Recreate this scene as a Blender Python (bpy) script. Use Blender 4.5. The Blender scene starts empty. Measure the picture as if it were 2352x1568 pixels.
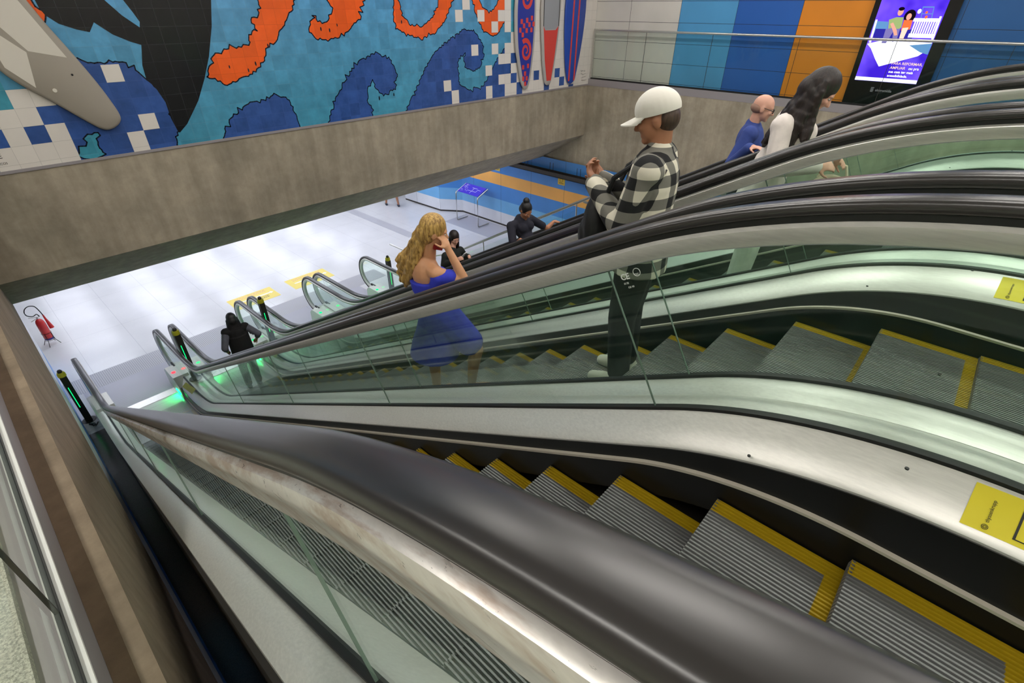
import bpy, bmesh, math, random
from mathutils import Vector, Matrix, noise
from mathutils.geometry import tessellate_polygon
random.seed(7)
scene = bpy.context.scene
COL = scene.collection
R = math.radians

# ------------------------------------------------------------------ camera, world, exposure
W_PX = 2352.0
cam_d = bpy.data.cameras.new('camera')
cam_d.sensor_width = 36.0
cam_d.lens = 1148.92 / W_PX * 36.0
cam_d.clip_start = 0.02
cam = bpy.data.objects.new('camera', cam_d)
COL.objects.link(cam)
_yaw, _pitch, _roll = R(47.8578), R(-33.5787), R(0.38632)
_f = Vector((math.sin(_yaw) * math.cos(_pitch), math.cos(_yaw) * math.cos(_pitch), math.sin(_pitch)))
_r = _f.cross(Vector((0, 0, 1))).normalized()
_u = _r.cross(_f)
_r2 = _r * math.cos(_roll) + _u * math.sin(_roll)
_u2 = -_r * math.sin(_roll) + _u * math.cos(_roll)
cam.matrix_world = Matrix(((_r2.x, _u2.x, -_f.x, 0), (_r2.y, _u2.y, -_f.y, 0), (_r2.z, _u2.z, -_f.z, 1.5), (0, 0, 0, 1)))
scene.camera = cam
world = bpy.data.worlds.new('world')
scene.world = world
world.use_nodes = True
world.node_tree.nodes['Background'].inputs[0].default_value = (0.9, 0.95, 1.0, 1)
world.node_tree.nodes['Background'].inputs[1].default_value = 0.06
scene.view_settings.view_transform = 'Standard'
scene.view_settings.look = 'None'
scene.view_settings.gamma = 1.0
scene.view_settings.exposure = 0.0
scene.cycles.use_denoising = True
scene.cycles.max_bounces = 7
scene.cycles.adaptive_threshold = 0.02
scene.cycles.transparent_max_bounces = 20
scene.cycles.sample_clamp_indirect = 6.0
scene.cycles.caustics_reflective = False
scene.cycles.caustics_refractive = False
UP_LIGHT = 24.0       # upper hall ceiling fittings
LOW_LIGHT = 9.6     # lower hall ceiling fittings
LOWER = -4.88        # lower hall floor
UPZ = 0.16           # upper landing floor

# ------------------------------------------------------------------ materials
def lin(c):
    return tuple((x / 12.92 if x <= 0.04045 else ((x + 0.055) / 1.055) ** 2.4) for x in [v / 255.0 for v in c]) + (1.0,)

class NT:
    def __init__(s, name):
        s.m = bpy.data.materials.new(name); s.m.use_nodes = True
        s.t = s.m.node_tree; s.n = s.t.nodes; s.l = s.t.links
        s.b = s.n['Principled BSDF']
    def node(s, typ, **kw):
        x = s.n.new(typ)
        for k, v in kw.items():
            setattr(x, k, v)
        return x
    def link(s, a, b): s.l.new(a, b)
    def math(s, op, a, b=None, c=None):
        x = s.node('ShaderNodeMath', operation=op)
        for i, v in enumerate((a, b, c)):
            if v is None: continue
            if isinstance(v, (int, float)): x.inputs[i].default_value = v
            else: s.link(v, x.inputs[i])
        return x.outputs[0]
    def mix(s, fac, a, b, mode='MIX'):
        x = s.node('ShaderNodeMix', data_type='RGBA', blend_type=mode)
        for i, v in ((0, fac), (6, a), (7, b)):
            if isinstance(v, (int, float)): x.inputs[i].default_value = v
            elif isinstance(v, tuple): x.inputs[i].default_value = v
            else: s.link(v, x.inputs[i])
        return x.outputs[2]
    def pos(s):
        g = s.node('ShaderNodeNewGeometry')
        x = s.node('ShaderNodeSeparateXYZ'); s.link(g.outputs['Position'], x.inputs[0])
        return g.outputs['Position'], x.outputs
    def obj(s):
        g = s.node('ShaderNodeTexCoord')
        x = s.node('ShaderNodeSeparateXYZ'); s.link(g.outputs['Object'], x.inputs[0])
        return g.outputs['Object'], x.outputs
    def noise(s, vec, scale, detail=4, rough=0.6, stretch=None):
        if stretch:
            mp = s.node('ShaderNodeMapping'); mp.inputs['Scale'].default_value = stretch
            s.link(vec, mp.inputs[0]); vec = mp.outputs[0]
        x = s.node('ShaderNodeTexNoise'); x.inputs['Scale'].default_value = scale
        x.inputs['Detail'].default_value = detail; x.inputs['Roughness'].default_value = rough
        s.link(vec, x.inputs['Vector']); return x.outputs[0]
    def ramp(s, fac, stops):
        x = s.node('ShaderNodeValToRGB'); e = x.color_ramp.elements
        while len(e) < len(stops): e.new(0.5)
        for i, (p, c) in enumerate(stops): e[i].position = p; e[i].color = c
        s.link(fac, x.inputs[0]); return x.outputs[0]
    def linefac(s, coord, period, origin, width):
        a = s.math('SUBTRACT', coord, origin)
        a = s.math('DIVIDE', a, period)
        a = s.math('FRACT', a)
        a = s.math('SUBTRACT', a, 0.5)
        a = s.math('ABSOLUTE', a)
        return s.math('GREATER_THAN', a, 0.5 - width / period / 2)
    def bump(s, h, strength=0.3, dist=0.01):
        x = s.node('ShaderNodeBump'); x.inputs['Strength'].default_value = strength; x.inputs['Distance'].default_value = dist
        s.link(h, x.inputs['Height']); s.link(x.outputs[0], s.b.inputs['Normal'])

def mat(name, c, rough=0.5, metal=0.0, emit=None, estr=0.0, var=0.0, vscale=6.0, stretch=None, bump=0.0, spec=None, coat=0.0):
    t = NT(name); b = t.b
    b.inputs['Roughness'].default_value = rough; b.inputs['Metallic'].default_value = metal
    if spec is not None: b.inputs['Specular IOR Level'].default_value = spec
    if coat: b.inputs['Coat Weight'].default_value = coat; b.inputs['Coat Roughness'].default_value = 0.1
    col = lin(c)
    if var or bump:
        v, _ = t.obj(); f = t.noise(v, vscale, 5, 0.6, stretch)
        if var:
            lo = tuple(x * (1 - var) for x in col[:3]) + (1,); hi = tuple(min(1, x * (1 + var)) for x in col[:3]) + (1,)
            t.link(t.ramp(f, [(0.3, lo), (0.7, hi)]), b.inputs['Base Color'])
        else: b.inputs['Base Color'].default_value = col
        if bump: t.bump(f, bump, 0.005)
    else: b.inputs['Base Color'].default_value = col
    if emit:
        b.inputs['Emission Color'].default_value = lin(emit); b.inputs['Emission Strength'].default_value = estr
    return t.m

def concrete(name, c, scale=1.3, rough=0.8):
    t = NT(name); v, _ = t.pos()
    a = t.noise(v, scale, 6, 0.62); b2 = t.noise(v, scale * 7, 5, 0.7); st = t.noise(v, 5.0, 4, 0.6, (1.2, 1.2, 0.12))
    k = lin(c)
    lo = tuple(x * 0.78 for x in k[:3]) + (1,); hi = tuple(min(1, x * 1.2) for x in k[:3]) + (1,)
    c1 = t.ramp(a, [(0.3, lo), (0.7, hi)])
    c2 = t.mix(0.2, c1, t.ramp(b2, [(0.35, (0.6, 0.58, 0.54, 1)), (0.65, (1.3, 1.3, 1.3, 1))]), 'MULTIPLY')
    c3 = t.mix(0.35, c2, t.ramp(st, [(0.35, (0.6, 0.57, 0.52, 1)), (0.65, (1.25, 1.25, 1.25, 1))]), 'MULTIPLY')
    t.link(c3, t.b.inputs['Base Color']); t.b.inputs['Roughness'].default_value = rough
    t.bump(b2, 0.25, 0.006)
    return t.m

def tiled(name, c, var=0.25, cloudy=0.2, grout=(150, 150, 150), gw=0.004, rough=0.22, grad=None):
    """glazed wall tile: 0.2 x 0.198 m module of the mural wall"""
    t = NT(name); v, o = t.pos()
    u = t.math('DIVIDE', t.math('SUBTRACT', o[0], 1.793), 0.2)
    w = t.math('DIVIDE', t.math('SUBTRACT', o[2], 0.099), 0.1981)
    cb = t.node('ShaderNodeCombineXYZ')
    t.link(t.math('FLOOR', u), cb.inputs[0]); t.link(t.math('FLOOR', w), cb.inputs[1])
    wn = t.node('ShaderNodeTexWhiteNoise'); t.link(cb.outputs[0], wn.inputs['Vector'])
    k = lin(c)
    base = k
    if grad:
        mr = t.node('ShaderNodeMapRange'); mr.inputs[1].default_value = -0.2; mr.inputs[2].default_value = 1.6
        t.link(o[2], mr.inputs[0]); base = t.mix(mr.outputs[0], lin(grad), k)
    s1 = t.ramp(wn.outputs[0], [(0.0, (1 - var, 1 - var, 1 - var, 1)), (1.0, (1 + var, 1 + var, 1 + var, 1))])
    cl = t.noise(v, 5.0, 4, 0.6)
    s2 = t.ramp(cl, [(0.3, (1 - cloudy, 1 - cloudy, 1 - cloudy, 1)), (0.7, (1 + cloudy, 1 + cloudy, 1 + cloudy, 1))])
    cc = t.mix(1.0, t.mix(1.0, base, s1, 'MULTIPLY'), s2, 'MULTIPLY')
    g = t.math('MAXIMUM', t.linefac(o[0], 0.2, 1.793, gw), t.linefac(o[2], 0.1981, 0.099, gw))
    cc = t.mix(t.math('MULTIPLY', g, 0.55), cc, lin(grout))
    t.link(cc, t.b.inputs['Base Color'])
    t.b.inputs['Roughness'].default_value = rough
    return t.m

def panel(name, c, axis, period, origin, ax2, p2, o2, line=(40, 42, 50), lw=0.008, rough=0.35):
    t = NT(name); v, o = t.pos()
    g = t.math('MAXIMUM', t.linefac(o[axis], period, origin, lw), t.linefac(o[ax2], p2, o2, lw))
    n = t.noise(v, 1.2, 3, 0.5)
    k = lin(c)
    base = t.ramp(n, [(0.3, tuple(x * 0.93 for x in k[:3]) + (1,)), (0.7, tuple(min(1, x * 1.06) for x in k[:3]) + (1,))])
    t.link(t.mix(g, base, lin(line)), t.b.inputs['Base Color'])
    t.b.inputs['Roughness'].default_value = rough
    return t.m

def glass(name, tint=(248, 253, 250), refl=0.05, body=0.006, bodyc=(130, 190, 165)):
    t = NT(name); t.n.remove(t.b)
    out = t.n['Material Output']
    tr = t.node('ShaderNodeBsdfTransparent'); tr.inputs[0].default_value = lin(tint)
    gl = t.node('ShaderNodeBsdfGlossy'); gl.inputs['Roughness'].default_value = 0.02; gl.inputs[0].default_value = (0.9, 1.0, 0.95, 1)
    df = t.node('ShaderNodeBsdfDiffuse'); df.inputs[0].default_value = lin(bodyc)
    lw = t.node('ShaderNodeLayerWeight'); lw.inputs['Blend'].default_value = 0.22
    f = t.math('ADD', t.math('MULTIPLY', lw.outputs['Fresnel'], 0.22), refl * 0.2)
    m1 = t.node('ShaderNodeMixShader'); m1.inputs[0].default_value = body
    t.link(tr.outputs[0], m1.inputs[1]); t.link(df.outputs[0], m1.inputs[2])
    m2 = t.node('ShaderNodeMixShader'); t.link(f, m2.inputs[0])
    t.link(m1.outputs[0], m2.inputs[1]); t.link(gl.outputs[0], m2.inputs[2])
    t.link(m2.outputs[0], out.inputs[0])
    return t.m

def emis(name, c, s):
    t = NT(name); t.n.remove(t.b)
    e = t.node('ShaderNodeEmission'); e.inputs[0].default_value = lin(c); e.inputs[1].default_value = s
    t.link(e.outputs[0], t.n['Material Output'].inputs[0]); return t.m

def floor_mat(name, c, period, line, rough, speck=0.0, lw=0.006, o=(0.3, 0.15)):
    t = NT(name); v, q = t.pos()
    g = t.math('MAXIMUM', t.linefac(q[0], period[0], o[0], lw), t.linefac(q[1], period[1], o[1], lw))
    k = lin(c)
    n1 = t.noise(v, 0.7, 3, 0.5); n2 = t.noise(v, 110.0, 3, 0.8)
    base = t.ramp(n1, [(0.3, tuple(x * 0.9 for x in k[:3]) + (1,)), (0.7, tuple(min(1, x * 1.05) for x in k[:3]) + (1,))])
    if speck:
        base = t.mix(speck, base, t.ramp(n2, [(0.38, (0.25, 0.25, 0.22, 1)), (0.6, (1.3, 1.3, 1.25, 1))]), 'MULTIPLY')
    t.link(t.mix(t.math('MULTIPLY', g, 0.6), base, lin(line)), t.b.inputs['Base Color'])
    t.b.inputs['Roughness'].default_value = rough
    return t.m

def brushed(name, c, rough=0.35, metal=0.85, stain=0.0):
    t = NT(name); v, _ = t.obj()
    n = t.noise(v, 9.0, 4, 0.6, (14, 0.35, 14)); k = lin(c)
    base = t.ramp(n, [(0.3, tuple(x * 0.9 for x in k[:3]) + (1,)), (0.7, tuple(min(1, x * 1.05) for x in k[:3]) + (1,))])
    if stain:
        n3 = t.noise(v, 3.0, 5, 0.65, (12, 0.7, 5))
        base = t.mix(t.math('MULTIPLY', t.ramp(n3, [(0.47, (0, 0, 0, 1)), (0.60, (1, 1, 1, 1))]), stain), base, lin((150, 104, 62)))
    t.link(base, t.b.inputs['Base Color'])
    t.b.inputs['Metallic'].default_value = metal
    t.link(t.math('MULTIPLY_ADD', n, 0.16, rough - 0.08), t.b.inputs['Roughness'])
    return t.m

def plaid(name):
    t = NT(name); v, o = t.obj()
    def band(c, p, a):
        return t.math('GREATER_THAN', t.math('FRACT', t.math('DIVIDE', c, p)), a)
    x = t.math('ADD', o[0], t.math('MULTIPLY', o[1], 0.8))
    f = t.math('MULTIPLY', t.math('ADD', band(x, 0.115, 0.5), band(o[2], 0.115, 0.5)), 0.5)
    t.link(t.ramp(f, [(0.2, lin((228, 222, 204))), (0.5, lin((124, 122, 114))), (0.8, lin((28, 28, 30)))]), t.b.inputs['Base Color'])
    t.b.inputs['Roughness'].default_value = 0.9
    return t.m

M = {}
M['concrete'] = concrete('concrete', (164, 154, 136))
M['concrete_dark'] = concrete('concrete_brown', (146, 128, 108), 2.0)
M['slab'] = mat('plaster_ceiling', (205, 205, 200), 0.9)
M['tile_base'] = tiled('glazed_tile_blue', (88, 152, 196), 0.13, 0.16, grad=(72, 152, 180), grout=(105, 150, 175))
M['tile_navy'] = tiled('glazed_tile_navy', (52, 86, 152), 0.14, 0.2, grout=(70, 100, 165))
M['tile_white'] = tiled('glazed_tile_white', (226, 220, 212), 0.03, 0.02, grout=(165, 160, 155))
M['tile_teal'] = tiled('glazed_tile_teal', (66, 150, 172), 0.15, 0.2, grout=(105, 150, 175))
M['tile_orange'] = tiled('glazed_tile_orange', (240, 98, 30), 0.1, 0.06, grout=(190, 70, 25))
M['tile_black'] = tiled('glazed_tile_black', (12, 12, 18), 0.2, 0.1, grout=(60, 60, 66))
M['tile_line'] = tiled('glazed_tile_outline', (14, 24, 44), 0.1, 0.1, grout=(40, 55, 80))
PZ = dict(ax2=2, p2=0.414, o2=0.02)
for n_, c_ in dict(white=(214, 210, 202), light=(86, 160, 212), blue=(44, 100, 184), orange=(226, 140, 40), deep=(40, 92, 150)).items():
    M['pan_' + n_] = panel('wall_panel_' + n_, c_, 1, 1.29, 6.323, **PZ)
for n_, c_ in dict(white=(222, 224, 230), light=(112, 178, 228), blue=(66, 136, 212), orange=(244, 178, 84)).items():
    M['low_' + n_] = panel('cladding_' + n_, c_, 1, 1.338, 11.782, 2, 50.0, 20.0)
M['floor_low'] = floor_mat('polished_terrazzo', (226, 226, 228), (0.98, 1.96), (170, 170, 178), 0.2, 0.06, 0.007)
M['floor_up'] = floor_mat('granite_floor', (206, 204, 188), (0.9, 0.9), (120, 118, 105), 0.35, 0.75)
M['tactile'] = floor_mat('ribbed_tactile', (196, 196, 202), (0.035, 30.0), (130, 130, 138), 0.5, 0.0, 0.012)
M['plate'] = floor_mat('landing_plate_metal', (184, 184, 196), (60.0, 0.06), (150, 150, 165), 0.32, 0.0, 0.006)
M['steel'] = brushed('brushed_steel', (206, 205, 200), 0.3, 0.9)
M['alu'] = brushed('deck_aluminium', (226, 224, 218), 0.38, 0.45)
M['alu_stain'] = brushed('stained_rail_profile', (230, 226, 220), 0.3, 0.5, 0.5)
M['rail'] = mat('handrail_rubber', (40, 36, 36), 0.3, 0.0, spec=0.9)
M['black'] = mat('black_gasket', (16, 16, 17), 0.5)
M['skirt'] = mat('skirt_black_metal', (20, 21, 21), 0.3, 0.3, spec=0.6)
M['strip'] = mat('deflector_strip', (196, 188, 174), 0.55)
M['tread'] = brushed('step_aluminium', (146, 146, 146), 0.42, 0.5)
M['yellow'] = mat('step_yellow', (176, 146, 14), 0.55)
M['glass'] = glass('balustrade_glass')
M['rail_glass'] = glass('railing_glass', (250, 253, 251), 0.05, 0.004)
M['gl_edge'] = mat('glass_edge', (112, 130, 118), 0.25)
M['post'] = mat('bollard_dark', (34, 34, 28), 0.5)
M['green'] = emis('green_led', (0, 255, 110), 95.0)
M['green_soft'] = emis('green_led_strip', (10, 250, 120), 2.2)
M['red'] = emis('red_led', (255, 40, 50), 5.0)
M['sticker'] = mat('sticker_yellow', (226, 208, 40), 0.5)
M['ink'] = mat('sticker_ink', (38, 38, 30), 0.6)
M['etch'] = mat('etched_white', (232, 236, 232), 0.6)
M['clad'] = mat('truss_cladding', (52, 47, 42), 0.55)
M['ledge'] = mat('ledge_metal', (160, 154, 156), 0.5, 0.3)
M['trim_lilac'] = mat('trim_lilac', (204, 204, 214), 0.35)
M['trimw'] = mat('trim_white', (250, 249, 244), 0.4)

# ------------------------------------------------------------------ mesh helpers
class MB:
    def __init__(s): s.v = []; s.f = []; s.mi = []
    def add(s, vs, fs, m=0):
        o = len(s.v); s.v += [tuple(v) for v in vs]; s.f += [tuple(i + o for i in f) for f in fs]; s.mi += [m] * len(fs); return s
    def box(s, a, b, m=0):
        x0, y0, z0 = a; x1, y1, z1 = b
        return s.add([(x0, y0, z0), (x1, y0, z0), (x1, y1, z0), (x0, y1, z0), (x0, y0, z1), (x1, y0, z1), (x1, y1, z1), (x0, y1, z1)],
                     [(0, 3, 2, 1), (4, 5, 6, 7), (0, 1, 5, 4), (1, 2, 6, 5), (2, 3, 7, 6), (3, 0, 4, 7)], m)
    def tube(s, pts, r, n=12, m=0, caps=True):
        pts = [Vector(p) for p in pts]
        rs = r if isinstance(r, (list, tuple)) else [r] * len(pts)
        up = Vector((0, 0, 1)); rings = []
        for i, p in enumerate(pts):
            d = (pts[min(i + 1, len(pts) - 1)] - pts[max(i - 1, 0)]).normalized()
            a = d.cross(up)
            if a.length < 1e-3: a = d.cross(Vector((1, 0, 0)))
            a.normalize(); b = a.cross(d)
            rings.append([p + (a * math.cos(t) + b * math.sin(t)) * rs[i] for t in [2 * math.pi * k / n for k in range(n)]])
        vs = [v for q in rings for v in q]; fs = []
        for i in range(len(pts) - 1):
            for k in range(n):
                fs.append((i * n + k, i * n + (k + 1) % n, (i + 1) * n + (k + 1) % n, (i + 1) * n + k))
        if caps: fs += [tuple(range(n - 1, -1, -1)), tuple((len(pts) - 1) * n + k for k in range(n))]
        return s.add(vs, fs, m)
    def lathe(s, prof, c, n=24, m=0, axis='z'):
        vs = []; fs = []
        for (r, z) in prof:
            for k in range(n):
                t = 2 * math.pi * k / n
                vs.append((c[0] + r * math.cos(t), c[1] + r * math.sin(t), c[2] + z))
        for i in range(len(prof) - 1):
            for k in range(n):
                fs.append((i * n + k, i * n + (k + 1) % n, (i + 1) * n + (k + 1) % n, (i + 1) * n + k))
        fs += [tuple(range(n - 1, -1, -1)), tuple((len(prof) - 1) * n + k for k in range(n))]
        return s.add(vs, fs, m)
    def poly(s, pts3, m=0):
        tris = tessellate_polygon([[Vector(p) for p in pts3]])
        return s.add(pts3, [tuple(t) for t in tris], m)
    def prism(s, pts3, d, m=0, m_side=None):
        """closed polygon extruded by vector d"""
        n = len(pts3); d = Vector(d)
        tris = tessellate_polygon([[Vector(p) for p in pts3]])
        top = [Vector(p) + d for p in pts3]
        s.add(list(pts3) + top, [tuple(t) for t in tris] + [tuple(i + n for i in reversed(t)) for t in tris], m)
        o = len(s.v) - 2 * n
        for i in range(n):
            j = (i + 1) % n
            s.f.append((o + i, o + j, o + n + j, o + n + i)); s.mi.append(m if m_side is None else m_side)
        return s
    def mesh(s, name, mats, smooth=False, recalc=True):
        me = bpy.data.meshes.new(name); me.from_pydata([tuple(v) for v in s.v], [], s.f)
        for k in (mats if isinstance(mats, (list, tuple)) else [mats]): me.materials.append(k)
        me.polygons.foreach_set('material_index', s.mi)
        if recalc:
            bm = bmesh.new(); bm.from_mesh(me); bmesh.ops.recalc_face_normals(bm, faces=bm.faces); bm.to_mesh(me); bm.free()
        if smooth:
            me.polygons.foreach_set('use_smooth', [True] * len(me.polygons))
            try: me.set_sharp_from_angle(angle=R(smooth if smooth is not True else 40))
            except Exception: pass
        me.update(); return me

def link(name, me, parent=None, loc=None):
    o = bpy.data.objects.new(name, me); COL.objects.link(o)
    if loc is not None: o.location = loc
    if parent is not None: o.parent = parent
    return o
def tag(o, label=None, cat=None, group=None, kind=None):
    if label: o['label'] = label
    if cat: o['category'] = cat
    if group: o['group'] = group
    if kind: o['kind'] = kind
    return o
def thing(name, label, cat, loc=(0, 0, 0), rz=0.0, group=None):
    o = bpy.data.objects.new(name, None); COL.objects.link(o); o.location = loc; o.rotation_euler = (0, 0, rz); o.empty_display_size = 0.1
    return tag(o, label, cat, group)
def struct(name, mb, mats, parent=None, smooth=False):
    o = link(name, mb.mesh(name, mats, smooth), parent)
    if parent is None: o['kind'] = 'structure'
    return o
def text_mesh(txt, size, name, m, extrude=0.001, align='LEFT', shear=0.0, bold=0.0):
    c = bpy.data.curves.new(name, 'FONT'); c.body = txt; c.size = size; c.extrude = extrude; c.align_x = align; c.shear = shear; c.offset = bold
    o = bpy.data.objects.new(name + '_tmp', c); COL.objects.link(o)
    dg = bpy.context.evaluated_depsgraph_get()
    me = bpy.data.meshes.new_from_object(o.evaluated_get(dg))
    bpy.data.objects.remove(o); me.name = name
    me.materials.clear(); me.materials.append(m)
    return me
def frame_mat(origin, x, y):
    x = Vector(x).normalized(); y = Vector(y).normalized(); z = x.cross(y)
    return Matrix(((x.x, y.x, z.x, origin[0]), (x.y, y.y, z.y, origin[1]), (x.z, y.z, z.z, origin[2]), (0, 0, 0, 1)))

# ------------------------------------------------------------------ the room
TILE_U0, TILE_V0, TU, TV = 1.793, 0.099, 0.2, 0.1981
YM = 8.597            # mural plane
XW = 12.462           # right-hand wall plane
XL = -0.186           # left parapet face
MUR = {
 'navy_left':[(1.49,1.01),(1.62,0.95),(1.68,0.94),(1.81,0.92),(1.97,0.93),(2.08,0.9),(2.17,0.82),(2.22,0.72),(2.3,0.65),(2.37,0.53),(2.4,0.38),(2.4,0.22),(2.41,0.1),(2.42,0.04),(2.34,-0.07),(2.35,-0.18),(0.99,-0.18),(1.02,0.47)],
 'teal_bit':[(1.48,0.16),(1.41,0.14),(1.31,0.09),(1.3,0.01),(1.21,-0.03),(1.22,-0.13),(1.32,-0.17),(1.46,-0.13),(1.42,-0.04),(1.45,0.07)],
 'fin':[(1.4,1.8),(1.43,1.48),(1.46,1.41),(1.55,1.33),(1.7,1.27),(1.82,1.24),(1.9,1.34),(2.05,1.21),(2.21,1.13),(2.32,1.09),(2.25,0.86),(2.24,0.71),(2.32,0.57),(2.37,0.41),(2.37,0.21),(2.4,0.04),(2.42,0.01),(2.55,0.11),(2.79,0.39),(2.96,0.66),(3.1,0.92),(3.25,1.28),(3.35,1.63),(3.4,2.0),(3.3,2.5),(2.9,2.9),(2.2,2.8),(1.6,2.3)],
 'slit':[(2.0,1.8),(2.09,1.57),(2.22,1.41),(2.37,1.28),(2.39,1.34),(2.35,1.44),(2.29,1.57),(2.22,1.8)],
 'or0':[(1.2,1.75),(1.38,1.57),(1.47,1.41),(1.43,1.34),(1.39,1.34),(1.29,1.43),(1.15,1.6)],
 'or1':[(4.05,1.75),(3.94,1.41),(3.81,1.35),(3.87,1.22),(3.73,1.17),(3.73,1.06),(3.62,1.03),(3.43,1.01),(3.3,0.99),(3.14,0.92),(2.99,0.65),(3.13,0.62),(3.24,0.55),(3.4,0.6),(3.61,0.66),(3.73,0.72),(3.88,0.83),(3.94,0.97),(4.1,1.05),(4.18,1.16),(4.3,1.29),(4.43,1.43),(4.55,1.57),(4.75,1.85),(5.0,2.4),(4.6,2.5),(4.2,2.1)],
 'or2':[(5.9,1.8),(5.79,1.61),(5.64,1.37),(5.39,1.18),(5.13,1.09),(4.95,1.05),(4.76,1.11),(4.69,1.18),(4.74,1.32),(4.83,1.42),(4.87,1.33),(4.98,1.3),(5.07,1.33),(5.15,1.49),(5.1,1.6),(5.15,1.8),(5.4,2.3),(6.0,2.4)],
 'or3':[(6.42,1.75),(6.34,1.41),(6.36,1.21),(6.58,1.09),(6.91,1.04),(7.28,1.12),(7.57,1.36),(7.75,1.64),(7.8,2.1),(7.5,2.2),(7.42,1.69),(7.24,1.36),(6.94,1.22),(6.7,1.25),(6.5,1.43),(6.51,1.75)],
 'or4':[(8.2,1.8),(8.36,1.4),(8.52,1.17),(8.77,1.03),(8.99,1.06),(9.19,1.29),(9.21,1.8),(9.1,1.8),(9.04,1.68),(8.87,1.48),(8.69,1.46),(8.48,1.58),(8.4,1.8)],
 'nv1':[(2.96,-0.17),(3.03,-0.02),(3.16,0.12),(3.35,0.22),(3.47,0.28),(3.68,0.32),(3.94,0.36),(4.07,0.3),(4.14,0.23),(4.19,0.05),(4.21,-0.17)],
 'nv2':[(4.72,-0.17),(4.91,0.15),(5.16,0.45),(5.46,0.72),(5.87,0.85),(6.17,0.74),(6.28,0.49),(6.21,0.25),(5.94,0.17),(5.77,0.29),(5.75,0.43),(5.62,0.3),(5.57,0.12),(5.65,-0.05),(5.64,-0.17)],
 'nv3':[(6.38,-0.17),(6.71,0.23),(6.93,0.52),(7.25,0.81),(7.65,1.02),(8.02,1.17),(8.31,1.13),(8.51,0.91),(8.56,0.67),(8.44,0.48),(8.22,0.4),(8.01,0.51),(7.96,0.65),(8.03,0.75),(7.82,0.63),(7.79,0.39),(7.83,0.2),(8.16,0.06),(8.52,0.12),(8.66,0.27),(8.81,0.44),(9.0,0.64),(9.18,0.78),(9.4,0.77),(9.4,-0.17)],
}
def jag(pts, amp, seed, step=0.032):
    """ragged brush-like edge"""
    rnd = random.Random(seed); out = []
    n = len(pts)
    for i in range(n):
        a = Vector(pts[i]); b = Vector(pts[(i + 1) % n]); d = b - a; L = d.length
        k = max(1, int(L / step)); nn = Vector((d.y, -d.x)).normalized()
        for j in range(k):
            p = a + d * (j / k)
            if L > 0.01 and p.y > -0.15:
                p = p + nn * amp * (rnd.random() - 0.45) * (3.0 if rnd.random() < 0.22 else 1.1)
            out.append((p.x, max(p.y, -0.17)))
    return out
def grow(pts, d):
    n = len(pts); ar = sum(pts[i][0] * pts[(i + 1) % n][1] - pts[(i + 1) % n][0] * pts[i][1] for i in range(n)); sg = 1 if ar > 0 else -1
    out = []
    for i in range(n):
        a, b, c = Vector(pts[i - 1]), Vector(pts[i]), Vector(pts[(i + 1) % n])
        t = (b - a).normalized() + (c - b).normalized()
        if t.length < 1e-6: t = c - b
        t.normalize(); nn = Vector((t.y, -t.x)) * sg
        q = b + nn * d; out.append((q.x, max(q.y, -0.17)))
    return out
mur_m = [M['tile_base'], M['tile_white'], M['tile_navy'], M['tile_teal'], M['tile_orange'], M['tile_black'], M['tile_line']]
mb = MB()
mb.box((XL - 0.6, YM, -0.17), (12.60, YM + 0.3, 4.2), 0)
def flat(pts, lay, m): mb.poly([(x, YM - 0.0006 * lay, z) for x, z in pts], m)
def art(key, m, lay, amp=0.022, outline=True, seed=1):
    p = jag(MUR[key], amp, seed)
    flat(p, lay, m)
    if outline:
        n = len(p)
        for i in range(n):
            a, c = Vector(p[i]), Vector(p[(i + 1) % n]); d = c - a
            if d.length < 1e-5 or max(a.y, c.y) <= -0.165: continue
            d.normalize(); w = Vector((d.y, -d.x)) * 0.008; e = d * 0.004
            flat([tuple(q) for q in (a - w - e, c - w + e, c + w + e, a + w - e)], lay + 1, 6)
for i, k in enumerate(('nv1', 'nv2', 'nv3')): art(k, 2, 1, 0.035, True, 10 + i)
art('navy_left', 2, 1, 0.03, True, 3)
art('teal_bit', 3, 5, 0.03, True, 4)
for i, k in enumerate(('or0', 'or1', 'or2', 'or3', 'or4')): art(k, 4, 3, 0.03, True, 30 + i)
flat(MUR['fin'], 5, 5); flat(MUR['slit'], 6, 0)
for cx_, cz_, r_ in ((3.98, 1.02, .02), (3.73, 0.8, .02), (3.6, 0.72, .018), (3.34, 0.78, .015), (4.9, 1.22, .02), (5.05, 1.2, .02), (5.2, 1.27, .015), (6.5, 1.3, .02), (5.83, 0.13, .025), (6.16, 0.16, .02)):
    flat([(cx_ + r_ * 0.6 * math.cos(a), cz_ + r_ * 1.5 * math.sin(a)) for a in [k * math.pi / 5 for k in range(10)]], 6, 6)
def cell(u, v, m, lay=8, w=1):
    z0 = max(-0.17, TILE_V0 + v * TV); z1 = TILE_V0 + (v + 1) * TV; x0 = TILE_U0 + u * TU
    mb.add([(x0, YM - 0.0006 * lay, z0), (x0 + TU * w, YM - 0.0006 * lay, z0), (x0 + TU * w, YM - 0.0006 * lay, z1), (x0, YM - 0.0006 * lay, z1)], [(0, 1, 2, 3)], m)
WHITE = [(0, 3), (1, 0), (0, -1), (0, -2), (-4, 0), (28, 0), (29, -1), (29, -2), (30, 6), (31, 7), (32, 3), (33, 6), (34, 1), (34, -1), (34, -2), (35, 5), (35, 3), (36, 6), (37, 6), (37, 7), (37, 5), (38, 4), (37, 3), (38, 3), (36, 2), (37, 2), (38, 1), (36, 0), (37, 0), (37, -1), (38, -1), (37, -2), (38, -2)]
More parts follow.
